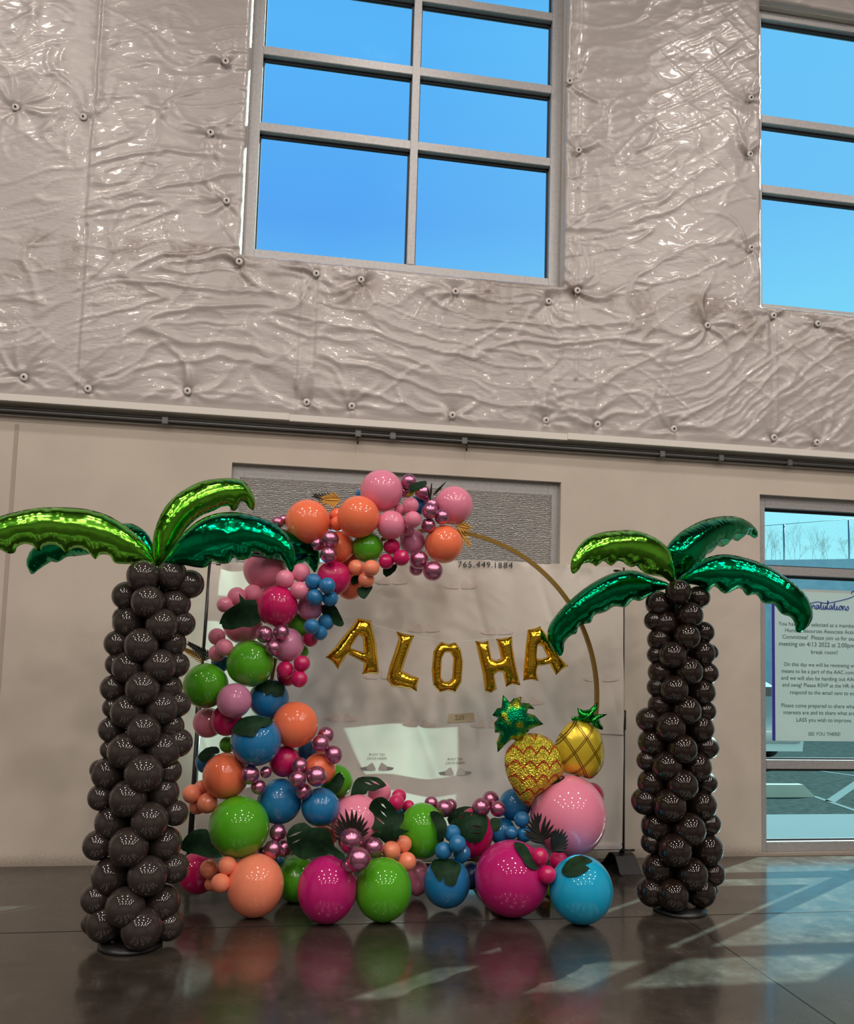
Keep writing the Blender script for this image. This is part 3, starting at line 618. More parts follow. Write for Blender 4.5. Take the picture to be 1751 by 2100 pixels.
V, Fx = text_mesh('ESZ', .045); c_ = fxz(942, 1476); on_fabric('label_lettering_print', np.c_[-V[:, 0] + c_[0], V[:, 1] + c_[1]], [f[::-1] for f in Fx], M['txt'], -.006)

# ------------------------------------------------------------------ balloon shape
def balloon_mesh(name, knot=True, seg=40, rings=24):
    vs = []; fs = []
    prof = []
    for i in range(rings + 1):
        t = math.pi * i / rings; r = math.sin(t); y = -math.cos(t)
        if y > 0: y = y * (1 + .10 * y ** 3); r = r * (1 - .05 * y ** 2)
        prof.append((r, y))
    if knot: prof = prof[:-1] + [(.07, 1.10), (.035, 1.14), (.075, 1.20), (0, 1.20)]
    for r, y in prof: vs += [(r * math.cos(2 * math.pi * k / seg), y, r * math.sin(2 * math.pi * k / seg)) for k in range(seg)]
    for i in range(len(prof) - 1): fs += [(i * seg + k, (i + 1) * seg + k, (i + 1) * seg + (k + 1) % seg, i * seg + (k + 1) % seg) for k in range(seg)]
    me = bpy.data.meshes.new(name); me.from_pydata(vs, [], fs); me.update()
    bm = bmesh.new(); bm.from_mesh(me); bmesh.ops.remove_doubles(bm, verts=bm.verts, dist=1e-5); bmesh.ops.recalc_face_normals(bm, faces=bm.faces); bm.to_mesh(me); bm.free()
    me.polygons.foreach_set('use_smooth', [True] * len(me.polygons)); return me
BM = {}
def bmesh_for(mt):
    if mt not in BM:
        BM[mt] = balloon_mesh('balloon_' + mt); BM[mt].materials.append(M[mt])
    return BM[mt]
def put_balloon(c, r, mt, core=None, sz=1.0, parent=None, loc0=(0, 0, 0), roll=0.0):
    o = bpy.data.objects.new('balloon', bmesh_for(mt)); link(o, parent)
    d = Vector(core) - Vector(c) if core is not None else Vector((0, 1, 0))
    if d.length < 1e-4: d = Vector((0, 1, 0))
    if sz != 1.0: o.rotation_euler = (0, 0, roll)
    else: o.rotation_euler = d.to_track_quat('Y', 'Z').to_euler()
    o.location = Vector(c) - Vector(loc0); o.scale = (r, r, r * sz); return o

# ------------------------------------------------------------------ balloon palms
def palm(name, label, rows, axis, mt, fr, top_px, brown_n=18):
    base = axis(0); root = empty(name, (base[0], base[1], 0)); tag(root, label, 'balloon palm tree', 'balloon palm trees')
    off = (base[0], base[1], 0)
    zs_ = []
    for (px, py, r, back) in rows:
        ax = axis(None, py); d = ray(px, py); yc = ax[1]
        p = P(px, py, yc); rw = r * (d[1] and np.linalg.norm(p - CAMP) / np.linalg.norm([(px - CX) / FPX, (py - CY) / FPX, 1]) / FPX)
        dx = p[0] - ax[0]; Rr = 1.30 * rw
        dy = math.sqrt(max(Rr * Rr - dx * dx, 0)) * (1 if back else -1)
        p = P(px, py, yc + dy); rw = 1.10 * r * np.linalg.norm(p - CAMP) / np.linalg.norm([(px - CX) / FPX, (py - CY) / FPX, 1]) / FPX
        p[2] = max(p[2], rw * .97 + .02); zs_.append((p[2], rw))
        put_balloon(p, rw, mt, (ax[0], ax[1], p[2]), parent=root, loc0=off)
    zlo, zhi = min(z for z, _ in zs_), max(z for z, _ in zs_); rr = np.mean([r for _, r in zs_]); k = 0; z = zlo
    while z < zhi - rr * .5:       # the far side of the column
        fr_ = (z - zlo) / (zhi - zlo); ax = axis(None, None, z); rz = rr * (1.08 - .16 * fr_)
        for a in ((90,) if k % 2 else (50, 130)):
            a = math.radians(a); p = (ax[0] + 1.25 * rz * math.cos(a), ax[1] + 1.25 * rz * math.sin(a), z); put_balloon(p, rz * 1.0, mt, (ax[0], ax[1], z), parent=root, loc0=off)
        k += 1; z += rz * 1.25
    tube('core_pole', [Vector(axis(None, None, .01)) - Vector(off), Vector(axis(None, None, zhi + .03)) - Vector(off)], .035, M['black'], root)
    seg = 32; tube('base_plate', [(0, 0, 0), (0, 0, .02)], .16, M['black'], root, 32)
    return root, off
def mk_axis(ptop, pbot, y):
    a, b = P(*ptop, y), P(*pbot, y)
    def f(t=None, py=None, z=None):
        if z is None and py is not None: z = a[2] + (b[2] - a[2]) * (py - ptop[1]) / (pbot[1] - ptop[1])
        if z is None: z = 0.0
        k = (z - b[2]) / (a[2] - b[2]); return (b[0] + (a[0] - b[0]) * k, y, z)
    return f
LR = [(293,1181,30),(352,1180,29),(389,1198,27,1),(259,1222,26.5),(303,1234,31),(359,1238,29),(264.5,1276.6,30),(332,1281,30.5),(374,1279,24,1),(254,1267,21,1),(241,1319.6,25),(290,1323,32),(352,1319,27),
(264.5,1368.5,31.5),(327.6,1365,31),(362,1363,24,1),(240,1362,22,1),(233,1411,25),(292,1412,32),(344,1411,27),(262,1459,32),(331.7,1452,31),(364.6,1444,24,1),(232,1451,20,1),(228,1496,24),(295,1498,31.5),(350,1490,25),
(258,1540,34),(334.6,1538,33),(365,1523,27,1),(225,1537,18,1),(222,1586,31),(205,1578,19,1),(294.6,1586,36),(345,1581,25),(207.6,1635,25),(263,1637,35),(333,1625.5,31),(230,1686,32),(306.6,1683,35),(359.5,1667,24),
(201,1733,28),(264,1737,37),(336,1730,33),(227,1796,35),(302,1796,37),(357,1780,28),(197,1843,28),(257,1860,37),(331,1851,34.5),(214,1921,36),(289,1923,38.5),(345,1903,29,1),(190,1893,21,1)]
RR = [(1391,1214,24),(1432,1225,21.5,1),(1350,1238.6,24),(1414,1261.6,25),(1363,1279,26),(1340,1273,18,1),(1442,1297,20.5),(1408,1306,25),(1351,1312,22),(1379,1344,26),(1439,1340,25),(1345,1343,17,1),(1455,1338,16,1),
(1356,1379,25),(1412,1377,26.5),(1450,1381,21,1),(1382.5,1414,26.5),(1438,1420,26),(1347,1409,19,1),(1354.6,1447,24),(1408,1457,27),(1446,1459,20,1),(1329,1476,23),(1374.5,1491.5,28.5),(1434.5,1494,27),
(1337,1523,26.5),(1399,1536,28),(1449,1533,22.5),(1325.8,1560,19,1),(1367,1571.6,29),(1428,1573,28),(1336,1606,26.5),(1399,1610,29.5),(1447.5,1606,21,1),(1321.5,1643,25),(1373,1652,31),(1437,1652,29),
(1347,1694.6,29.5),(1413,1701,31),(1454.6,1690,21,1),(1335.8,1727.5,20,1),(1384,1744,31),(1449,1742,30),(1350,1780.5,29.5),(1418,1792,30),(1461.7,1792,22),(1336,1829,27),(1380,1835,29),(1436,1845,28.5),(1456,1823,14,1)]
fix = lambda rows: [(*r, 0) if len(r) == 3 else r for r in rows]
LY, RY = -1.60, -1.27
lp_, lo_ = palm('balloon_palm_tree', 'balloon palm at the left, dull brown trunk, fronds running past the picture edge', fix(LR), mk_axis((315, 1180), (268, 1930), LY), 'brown', None, None)
rp_, ro_ = palm('balloon_palm_tree', 'balloon palm at the right, glossy dark brown trunk beside the poster window', fix(RR), mk_axis((1395, 1215), (1394, 1840), RY), 'brown2', None, None)
Z5 = lambda l: [(x / 3.648, 960 + y / 3.648) for x, y in l]
ZA = lambda l: [(350 + x / 2.694, 940 + y / 2.694) for x, y in l]
Z7 = lambda l: [(1100 + x / 2.69, 1020 + y / 2.69) for x, y in l]
F1 = Z5([(1170,735),(1140,640),(1080,560),(1000,480),(900,405),(800,350),(700,318),(600,300),(450,292),(300,295),(150,320),(0,360),(-150,440),(-260,560),(-300,690),(-240,760),(-180,700),(-130,640),(-60,600),(0,610),(60,638),(110,632),(130,590),(180,568),(240,578),(292,622),(330,580),(400,572),(450,592),(502,642),(540,603),(600,598),(660,630),(712,682),(750,648),(820,655),(860,710),(960,718),(1050,715),(1150,745)])
F2 = Z5([(203,720),(235,795),(300,750),(380,700),(430,705),(500,665),(560,660),(640,650),(900,620),(1140,720),(1150,600),(1090,480),(1000,420),(930,412),(800,430),(600,480),(300,560),(230,640)])
F3 = [(320,1160),(314,1140),(313,1110),(320,1078),(337,1042),(362,1015),(389,998),(417,986),(452,981),(480,981),(502,989),(517,1009),(522.5,1029),(520,1046),(509.6,1040),(502,1030),(493,1030),(485.5,1045),(476,1047),(469,1038),(454,1040),(439,1047),(405,1063),(374,1096),(356,1133),(334,1160)]
F4 = [(328,1163),(340,1140),(355,1115),(372,1097),(405.7,1068),(442.8,1053),(480,1050),(517,1056),(558,1071),(587.6,1095),(602,1122),(606,1148),(598.7,1173),(587.6,1163),(578,1148),(569,1140),(554,1146),(539,1139),(524,1132),(513,1144),(491,1149),(478,1144),(469,1155),(450,1156),(435,1152),(420.5,1164),(398,1163),(372,1159),(345,1168)]
F5 = [(591,1088),(617,1094),(639.5,1107),(652.5,1125.6),(656,1148),(647,1174),(637.7,1166),(626.5,1152),(615,1159),(600,1163),(560,1148),(450,1138),(340,1158),(345,1130),(430,1085),(520,1072)]
G1 = Z7([(765,470),(752,400),(720,290),(680,240),(620,205),(540,182),(450,182),(350,195),(280,225),(225,280),(195,340),(188,395),(203,422),(235,400),(255,368),(300,360),(330,380),(370,350),(410,378),(450,350),(492,365),(520,385),(562,377),(592,417),(650,432),(700,442),(740,470)])
G2 = Z7([(775,465),(735,330),(722,290),(760,230),(830,170),(920,125),(1020,103),(1100,105),(1160,130),(1205,170),(1222,212),(1200,225),(1160,205),(1110,242),(1070,230),(1030,273),(980,265),(950,312),(905,325),(890,372),(850,400),(800,460)])
G3 = Z7([(775,468),(830,400),(900,350),(980,320),(1060,315),(1160,335),(1260,370),(1360,430),(1440,490),(1500,560),(1525,640),(1510,695),(1462,745),(1430,735),(1425,700),(1400,660),(1350,642),(1310,592),(1250,582),(1210,535),(1160,542),(1120,500),(1040,532),(980,490),(940,530),(900,490),(840,478)])
G4 = Z7([(740,480),(620,430),(550,405),(480,403),(400,425),(320,465),(240,520),(160,590),(100,660),(65,720),(62,780),(85,830),(127,876),(150,850),(155,800),(190,762),(220,750),(235,710),(270,697),(300,690),(320,650),(380,632),(430,602),(490,606),(530,567),(570,572),(620,545),(690,512),(735,500)])
def fronds(root, off, top, spec):
    o = P(*top[:2], top[2])
    for i, (out, mt, yaw, dy, k) in enumerate(spec):
        pl = Plane(o + np.array([0, dy, 0]), math.radians(yaw))
        foil('palm_frond', [out], pl, M[mt], root, step=.013, k=k, sm=3, pucker=.14, freq=200, wr=.04, loc=off, seed=i)
        tag(root.children[-1], {'lime_foil': 'lime green foil frond', 'green_foil': 'emerald green foil frond'}[mt])
fronds(lp_, lo_, (320, 1160, LY), [(F1, 'lime_foil', 12, -.03, .80), (F2, 'green_foil', -35, .16, .8), (F3, 'lime_foil', 22, .02, .85), (F4, 'green_foil', -14, -.04, .8), (F5, 'green_foil', 35, .14, .75)])
fronds(rp_, ro_, (1391, 1195, RY), [(G1, 'lime_foil', 18, -.03, .85), (G2, 'green_foil', 28, .10, .85), (G3, 'green_foil', -14, -.02, .85), (G4, 'green_foil', -20, .07, .85)])

# ------------------------------------------------------------------ hoop
hc = P(900, 1425, -.86); HR = 1.068
hp = empty('hoop_stand', (hc[0], -.86, 0)); tag(hp, 'large round gold painted hoop carrying the balloon garland', 'hoop')
vs = []; fs = []; n = 160
for i in range(n):
    a = 2 * math.pi * i / n
    for r, y in ((HR - .012, -.016), (HR + .012, -.016), (HR + .012, .016), (HR - .012, .016)): vs.append((r * math.cos(a), y, hc[2] + r * math.sin(a)))
for i in range(n):
    for k in range(4): j = (i + 1) % n; fs.append((i * 4 + k, i * 4 + (k + 1) % 4, j * 4 + (k + 1) % 4, j * 4 + k))
mesh_obj('ring', vs, fs, M['hoop'], hp, False)
for s in (-1, 1):
    tube('upright', [(s * .35, 0, .03), (s * .35, 0, hc[2] - math.sqrt(HR ** 2 - .35 ** 2) + .01)], .014, M['hoop'], hp, 8)
boxes('foot', [(-.40, -.30, -.35, .3, 0, .03)], M['wood'], hp, .004); boxes('foot', [(.30, .40, -.35, .3, 0, .03)], M['wood'], hp, .004)
wbk = Fl(1122, 1866); wk = boxes('wooden_foot', [(wbk[0] - .035 - hc[0], wbk[0] + .02 - hc[0], wbk[1] + .86 - .0, wbk[1] + .86 + .35, 0, .05)], M['wood'], hp, .004)

# ------------------------------------------------------------------ garland balloons
# px, py, radius px, colour, layer (higher is nearer), what singles it out, [stretch], [on floor]
G = [
(782,1007,44,'pink',2,'at the very top of the arch'),
(930,1036.5,40,'pink',1.2,'at the top right end of the arch above an orange one'),
(735,1060,43.5,'coral',2.4,'just below and left of the topmost pink balloon'),
(631,1070,46,'coral',1.6,'at the upper left of the arch beside the frond tip'),
(910,1116,39.5,'coral',2,'at the lower right end of the arch top against the hoop'),
(802,1076.6,30,'pink',2.6,'in the middle of the arch top between the orange ones'),
(845.5,1111,26.5,'mauve',1.4,'right of the small hot pink trio on the arch top'),
(754,1122.6,32,'green',1.4,'dark against the orange ones at the arch top'),
(838,988,16,'chrome',1.6,'topmost of the whole arch, right of the top pink balloon'),
(867,1010.5,16.5,'chrome',1.8,'under the little dark leaf at the top of the arch'),
(829,1009,12,'chrome',1.1,'half hidden against the right side of the top pink balloon'),
(842,1036.5,16.7,'pink',3,'upper of the pair beside the chrome cluster on top'),
(846.7,1065,17,'pink',3,'lower of the pair beside the chrome cluster on top'),
(820.7,1047.6,13,'pink',1.8,'half hidden behind the small pink pair on top'),
(857,1036,20,'blue',1,'peeking out behind the small pink pair on top'),
(884.5,1036,15,'chrome',2,'uppermost of the four left of the right end pink balloon'),
(881,1048,16.5,'chrome',2.8,'second of the four left of the right end pink balloon'),
(905.7,1060,15.5,'chrome',2.7,'rightmost of the four left of the right end pink balloon'),
(878,1078,15,'chrome',2.5,'lowest of the four above the right end orange balloon'),
(837,1086.6,13,'mauve',1.7,'tucked under the lower small pink balloon on top'),
(803,1121,17,'hot',2,'uppermost of the trio under the arch top'),
(822.5,1144,17,'hot',2.8,'rightmost of the trio under the arch top'),
(792,1151.6,16,'hot',2.4,'lowest left of the trio under the arch top'),
(858.5,1148,19.5,'chrome',2,"upper of the three hanging below the right end orange balloon"),
(853.7,1166,15,'chrome',1.4,"left of the three hanging below the right end orange balloon"),
(887.5,1171,20.5,'chrome',2.8,"lowest of the three hanging below the right end orange balloon"),
(729.7,1164,16.5,'peach',2.2,'left of the trio under the dark green balloon'),
(761,1165,17,'peach',2.8,'right of the trio under the dark green balloon'),
(751,1188.7,17,'peach',2.5,'lowest of the trio under the dark green balloon'),
(694,1122,33,'coral',1.2,'behind the chrome pair at the upper left of the arch'),
(690,1055,14,'coral',1.0,'upper one peeking between the two big orange balloons'),
(691,1074,15,'coral',1.2,'lower one peeking between the two big orange balloons'),
(679,1072,15,'hot',.7,'peeking between the two big orange balloons'),
(676.6,1106,18.5,'chrome',3,'upper of the pair right of the green foil frond tip'),
(673.7,1138,17.5,'chrome',3.1,'lower of the pair right of the green foil frond tip'),
(651,1116,14,'chrome',2.2,'half hidden behind the green foil frond tip'),
(569,1072,13,'chrome',1.4,'left one peeking over the green foil frond'),
(582,1066,11,'chrome',1.1,'right one peeking over the green foil frond'),
(684,1185.7,36,'hot',2,'right of the blue cluster on the left arm of the arch'),
(717,1203,27,'coral',1,'low behind the peach trio inside the arch'),
(716,1150,22,'coral',.8,'half hidden left of the peach trio'),
(543,1168,44,'pink',1,'hanging under the green foil frond on the left'),
(584,1188,19.5,'pink',2.6,'left of the trio below the green foil frond'),
(616.5,1174.6,19.5,'pink',2.4,'upper right of the trio below the green foil frond'),
(613,1211,18.5,'pink',2.8,'lowest of the trio below the green foil frond'),
(642.5,1193,17,'blue',2.6,'upper left of the upper blue four'),
(671,1201,17,'blue',3,'right of the upper blue four'),
(646,1225,17,'blue',2.9,'lower left of the upper blue four'),
(677,1227.6,16.5,'blue',2.7,'lower right of the upper blue four'),
(568,1243.6,42.7,'hot',2.4,'in the middle of the left arm beside a big dark leaf'),
(635,1246,27,'mauve',1.2,'behind the upper blue four'),
(485.5,1223,19,'pink',1.4,'above the big dark leaf on the far left of the arch'),
(461,1240.6,16.5,'pink',1.6,'leftmost above the big dark leaf'),
(519,1218,20,'pink',1.0,'between the big dark leaf and the large pink balloon above'),
(498,1281,40,'pink',.9,'mostly hidden under the big dark leaf'),
(444.6,1305.6,17.5,'pink',1.8,'upper of the trio at the far left of the arch'),
(460,1328,18,'pink',2.4,'right of the trio at the far left of the arch'),
(444.6,1340,17.5,'pink',2.0,'lowest of the trio at the far left of the arch'),
(613.5,1281,27,'green',1,'behind the lower blue trio'),
(639,1285,16,'blue',2.4,'left of the lower blue trio'),
(668.5,1276,17,'blue',2.1,'right of the lower blue trio beside the dark leaves'),
(656,1298,15.5,'blue',2.2,'lowest of the lower blue trio'),
(636.5,1311,15.5,'hot',1.2,'alone under the lower blue trio'),
(542,1301,17.5,'chrome',3.2,'left of the trio above the upper green balloon'),
(576.4,1297,16.5,'chrome',3.1,'right of the trio above the upper green balloon'),
(560.5,1328.6,16.5,'chrome',3.3,'lowest of the trio above the upper green balloon'),
(587.6,1322,35.5,'mauve',1.8,'right of the upper green balloon on the left arm'),
(512.6,1360.6,48,'green',2.4,'upper of the two green ones on the left arm'),
(619,1336,14,'green',.6,'peeking right of the mauve pink balloon'),
(619,1361,17,'hot',2.6,'upper right of the trio inside the left arm'),
(584.6,1374,18,'hot',2.3,'left of the trio inside the left arm'),
(614,1393,17,'hot',2.7,'lowest of the trio inside the left arm'),
(590,1385,22,'hot',1,'behind the trio inside the left arm'),
(452,1360,19,'blue',.9,'glimpsed between the two large green ones'),
(422,1406,46,'green',2,'lower left of the two green ones on the left arm'),
(480,1437,35.7,'mauve',3,'overlapping the lower left green balloon'),
(551,1433,41,'blue',1.8,'carrying a dark leaf below the upper green balloon'),
(427,1482,31,'pink',1.3,'at the left edge under the lower left green balloon'),
(464,1477,32,'hot',1.9,'under the mauve pink balloon on the left arm'),
(605,1485.6,47,'coral',1.8,'right of the leaf topped blue ones on the left arm'),
(525,1519,51.5,'blue',3,'in front with a dark leaf over its top'),
(467,1527,17,'green',1.1,'peeking left of the front blue balloon'),
(424,1563,23,'blue',.8,'at the left edge under a dark leaf'),
(463,1591,47,'coral',2.4,'at the left of the base column above the big green one'),
(512,1589,19.5,'chrome',3.6,'upper left of the trio under the front blue balloon'),
(545,1583.6,12,'chrome',3.4,'upper right of the trio under the front blue balloon'),
(530,1614,15,'chrome',3.3,'lowest of the trio under the front blue balloon'),
(583,1561,32,'hot',1.9,'right below the front blue balloon'),
(631,1540,22,'blue',.8,'peeking below the coral one on the left arm'),
(668,1508,17.5,'chrome',1.8,'uppermost of the stack inside the left arm'),
(658,1525,18,'chrome',2.4,'middle of the stack inside the left arm'),
(684,1548,18.5,'chrome',2,'lowest of the stack inside the left arm'),
(655.5,1575.6,33,'coral',1.6,'behind the chrome four at the left arm'),
(615,1571,17.5,'chrome',3.3,'uppermost of the chrome four'),
(610,1598,17.3,'chrome',3.5,'left of the chrome four'),
(649,1592,21,'chrome',3.6,'right of the chrome four'),
(622,1623,16.5,'chrome',3.2,'lowest of the chrome four'),
(690,1603,34,'green',.8,'behind a dark leaf at the inner side of the left arm'),
(573,1643,46,'blue',2.2,'left of the two blue ones over the base'),
(657,1655,39,'blue',2.3,'right of the two blue ones over the base'),
(393,1628,19,'peach',2.0,'leftmost of the four at the far left of the base'),
(414,1617,17,'peach',1.2,'rear one of the four at the far left of the base'),
(405,1652,18,'peach',1.7,'lowest of the four at the far left of the base'),
(425,1647,21,'peach',2.2,'rightmost of the four at the far left of the base'),
(490,1695.5,62,'green',3,'at the left of the base, biggest of the greens'),
(570,1707,17.5,'chrome',3,'uppermost of the trio right of the biggest green balloon'),
(560,1742,19,'chrome',3.3,'lowest of the trio right of the biggest green balloon'),
(582,1740,17,'chrome',2.9,'rightmost of the trio right of the biggest green balloon'),
(540,1748,14,'chrome',2.2,'half hidden behind the trio right of the biggest green balloon'),
(406,1790,42,'hot',1.2,'at the far left of the base behind the palm trunk'),
(428.5,1782,19,'peach',3,'left of the trio on the coral balloon of the base'),
(466,1775,19,'peach',3.4,'upper right of the trio on the coral balloon of the base'),
(452,1811,19.5,'peach',3.5,'lowest of the trio on the coral balloon of the base'),
(433,1813,14,'peach',2.7,'half hidden behind the trio on the coral balloon of the base'),
(523,1815.5,59,'peach',2.5,'resting on the floor at the left end of the base',1.07,1),
(608,1806,46,'green',1.2,'low behind the first magenta balloon'),
(671,1824,61,'magenta',2.7,'on the floor left of the front green balloon',1.10,1),
(786,1824,58.5,'green',2.8,'on the floor at the front middle of the base',1.09,1),
(569,1765,13,'blue',1.0,'glimpsed above the low green balloon at the base'),
(719,1723.5,25.5,'chrome',5,'largest of the cluster before the black leaf fan'),
(765.5,1738,20.5,'chrome',4.6,'rightmost of the cluster before the black leaf fan'),
(735.5,1762.6,25,'chrome',5.2,'lowest of the cluster before the black leaf fan'),
(715,1775,16,'chrome',4.2,'half hidden lower left in the cluster before the black fan'),
(732,1684,54,'pink',1.8,'at the middle of the base behind the black leaf fan'),
(778,1625,24,'pink',.5,'under the leaf at the back of the base'),
(703,1643,10,'pink',1.1,'beside the right blue balloon over the base'),
(802.6,1744,19,'peach',3.8,'left of the trio above the front green balloon'),
(827,1731,17.5,'peach',3.6,'upper of the trio above the front green balloon'),
(834,1767,19.5,'peach',3.9,'lowest of the trio above the front green balloon'),
(818,1633,15,'hot',1.1,'uppermost of the trio at the back of the base'),
(812.6,1646,16.5,'hot',1.5,'front one of the trio at the back of the base'),
(838,1653,12,'hot',1.0,'rightmost of the trio at the back of the base'),
(662,1722,29,'peach',1.1,'glimpsed among dark leaves in the base'),
(865,1704,48,'green',2.0,'at the back of the base between dark leaves',1.18),
(884,1647,14,'chrome',1.0,'leftmost of the three behind the rear green balloon'),
(911,1658,18,'chrome',1.6,'front one of the three behind the rear green balloon'),
(923,1652,14,'chrome',1.1,'rear one of the three behind the rear green balloon'),
(927,1709,17.5,'blue',3.6,'uppermost of the four above the leafed blue balloon'),
(938,1730.5,18,'blue',4,'middle of the four above the leafed blue balloon'),
(909,1745,18,'blue',3.8,'leftmost of the four above the leafed blue balloon'),
(947,1750,18,'blue',3.5,'lowest right of the four above the leafed blue balloon'),
(969,1708,42,'hot',1.8,'under the large dark leaf in the right half of the base',1.2),
(916,1810,48,'blue',2.6,'near the floor carrying a dark leaf',1.05,1),
(855,1800,26,'pink',1.0,'deep between the front green and the leafed blue balloon',1.4),
(986,1656,19,'chrome',2.2,'leftmost of the trio left of the front pineapple'),
(1005.5,1640,17.5,'chrome',1.8,'uppermost of the trio left of the front pineapple'),
(1021,1658.6,16.5,'chrome',2.1,'rightmost of the trio left of the front pineapple'),
(1056,1650,33,'blue',1.2,'behind the lower part of the front pineapple'),
(1030,1705,28,'blue',1.4,'above the giant magenta balloon'),
(1048,1707.6,14,'blue',2.4,'left one left of the palm shaped leaf'),
(1070,1680,16.5,'blue',2.2,'uppermost one left of the palm shaped leaf'),
(1075,1711,16,'blue',2.3,'lower one half under the palm shaped leaf'),
(1165,1672.6,78,'pink',2.4,'at the right end of the base, biggest of the pinks',1.05),
(1211,1632,27,'hot',.8,'peeking behind the giant pink balloon'),
(1049,1801,76,'magenta',2.4,'resting on the floor, biggest of the reds',1.0,1),
(1107,1756.6,18,'hot',4.3,'left of the trio between giant magenta and bright blue'),
(1145,1764.6,19,'hot',4.4,'right of the trio between giant magenta and bright blue'),
(1122,1793.7,18.5,'hot',4.6,'lowest of the trio between giant magenta and bright blue'),
(1191,1824,65,'cyan',2.8,'resting on the floor at the right end of the base',1.05,1),
(965,1795,28,'navy',1.2,'low behind the giant magenta balloon'),
(1122,1832,15,'green',1.2,'low between giant magenta and bright blue'),
(823,1667,14,'blue',.9,'glimpsed left of the rear green balloon'),
(741,1014,12,'blue',.8,'glimpsed left of the topmost pink balloon'),
]
CN = dict(pink='pink', mauve='mauve pink', coral='coral orange', green='lime green', blue='blue', cyan='bright sky blue', hot='hot pink', magenta='magenta', navy='navy blue', peach='peach', chrome='chrome mauve')
def depth_pt(px, py, y):
    p = P(px, py, y); k = (p - CAMP) @ (-RW[:, 2]); return p, k / FPX
cen = []
for g in G:
    px, py, r, col, lay = g[:5]; floor_on = len(g) > 7 and g[7]
    y = -.80 - .10 * lay
    if floor_on:
        lo, hi = -3.0, -.2
        for _ in range(40):
            y = (lo + hi) / 2; p, s = depth_pt(px, py, y); 
            if p[2] > r * s * g[6]: lo = y
            else: hi = y
        if g[3] == 'blue': y = -1.15
    cen.append([y, r, lay, floor_on])
Y_ = np.array([c[0] for c in cen]); 
GP = np.array([[g[0], g[1], g[2]] for g in G]); lay = np.array([g[4] for g in G]); fx = np.array([bool(c[3]) for c in cen])
for it in range(160):
    pts = []; rad = []
    for i in range(len(G)):
        p, s = depth_pt(GP[i, 0], GP[i, 1], Y_[i]); pts.append(p); rad.append(GP[i, 2] * s)
    pts = np.array(pts); rad = np.array(rad); mv = np.zeros(len(G))
    for i in range(len(G)):
        d = pts - pts[i]; dist = np.linalg.norm(d, axis=1); need = .93 * (rad + rad[i])
        for j in np.where((dist < need) & (np.arange(len(G)) > i))[0]:
            lat = math.hypot(d[j, 0], d[j, 2]); want = math.sqrt(max(need[j] ** 2 - lat ** 2, 0)); cur = abs(Y_[i] - Y_[j])
            near, far = (i, j) if (lay[i], Y_[j]) > (lay[j], Y_[i]) else (j, i)
            cur = Y_[far] - Y_[near]; e = min(want - cur, .06) * .35
            if e > 0:
                a, b = (0 if fx[near] else .5), (0 if fx[far] else .5); mv[near] -= e * a; mv[far] += e * b
    Y_ = np.clip(Y_ + mv, -2.0, None)
    Y_ = np.minimum(Y_, -.45 - rad)
labels = set(); GC = []
for i, g in enumerate(G):
    px, py, r, col = g[:4]; p, s = depth_pt(px, py, Y_[i]); rw = r * s; sz = g[6] if len(g) > 6 else 1.0
    p[2] = max(p[2], rw * sz * .985)
    core = (p[0] + .05, p[1] + .5, p[2]) ; GC.append((p, rw))
    o = put_balloon(p, rw, col, core, sz)
    size = 'giant' if r >= 60 else 'large' if r >= 38 else 'medium' if r >= 22 else 'small'
    lab = '%s %s balloon %s' % (size, CN[col], g[5]); assert lab not in labels and len(lab.split()) <= 16, lab
    labels.add(lab); tag(o, lab, 'balloon', 'balloons of the garland')

# ------------------------------------------------------------------ leaves
def leafy(name, px_loops, label, on=None, y=None, off=.012, mt='leaf', sm=2, step=.02, cat='leaf', ridge_line=None):
    loops = [np.array(smooth_loop(l, sm) if (sm and i == 0) else l, float) for i, l in enumerate(px_loops)]
    V, Fc, bd, lp = fill(loops, step * 300)
    pts = []
    for px, py in V:
        d = ray(px, py)
        if on is not None:
            c, r = GC[on]; R = r + off; dn = d / np.linalg.norm(d); oc = c - CAMP; t = oc @ dn; b2 = oc @ oc - t * t; t -= math.sqrt(max(R * R - b2, 0)); pts.append(CAMP + dn * t)
        else: pts.append(P(px, py, y + .02 * math.sin(px * .06) + .015 * math.sin(py * .08)))
    pts = np.array(pts); o0 = pts.mean(0)
    a, b, c = pts[Fc[0]]; 
    if np.cross(b - a, c - a) @ np.array([0, -1, 0]) < 0: Fc = Fc[:, ::-1]
    ob = mesh_obj(name, pts - o0, Fc, M[mt]); ob.location = o0
    md = ob.modifiers.new('s', 'SOLIDIFY'); md.thickness = .0015; md.offset = 1; es = ob.modifiers.new('e', 'EDGE_SPLIT'); es.split_angle = math.radians(50)
    tag(ob, label, cat, 'artificial leaves in the garland'); return ob
def bi(col, px, py):   # the balloon drawn nearest to that spot
    k = [i for i, g in enumerate(G) if g[3] == col]; return min(k, key=lambda i: (G[i][0] - px) ** 2 + (G[i][1] - py) ** 2)
ZB = lambda l: [(350 + x / 3.502, 1380 + y / 3.502) for x, y in l]
ZC = lambda l: [(800 + x / 3.367, 1380 + y / 3.367) for x, y in l]
ZD = lambda l: [(640 + x / 7.0, 1560 + y / 7.0) for x, y in l]
def slit(a, b, w=1.2):
    a, b = np.array(a, float), np.array(b, float); n = np.array([-(b - a)[1], (b - a)[0]]); n = n / np.linalg.norm(n) * w; m_ = (a + b) / 2; return [tuple(a), tuple(m_ + n), tuple(b), tuple(m_ - n)]
def ysurf(i): return GC[i][0][1] - GC[i][1]
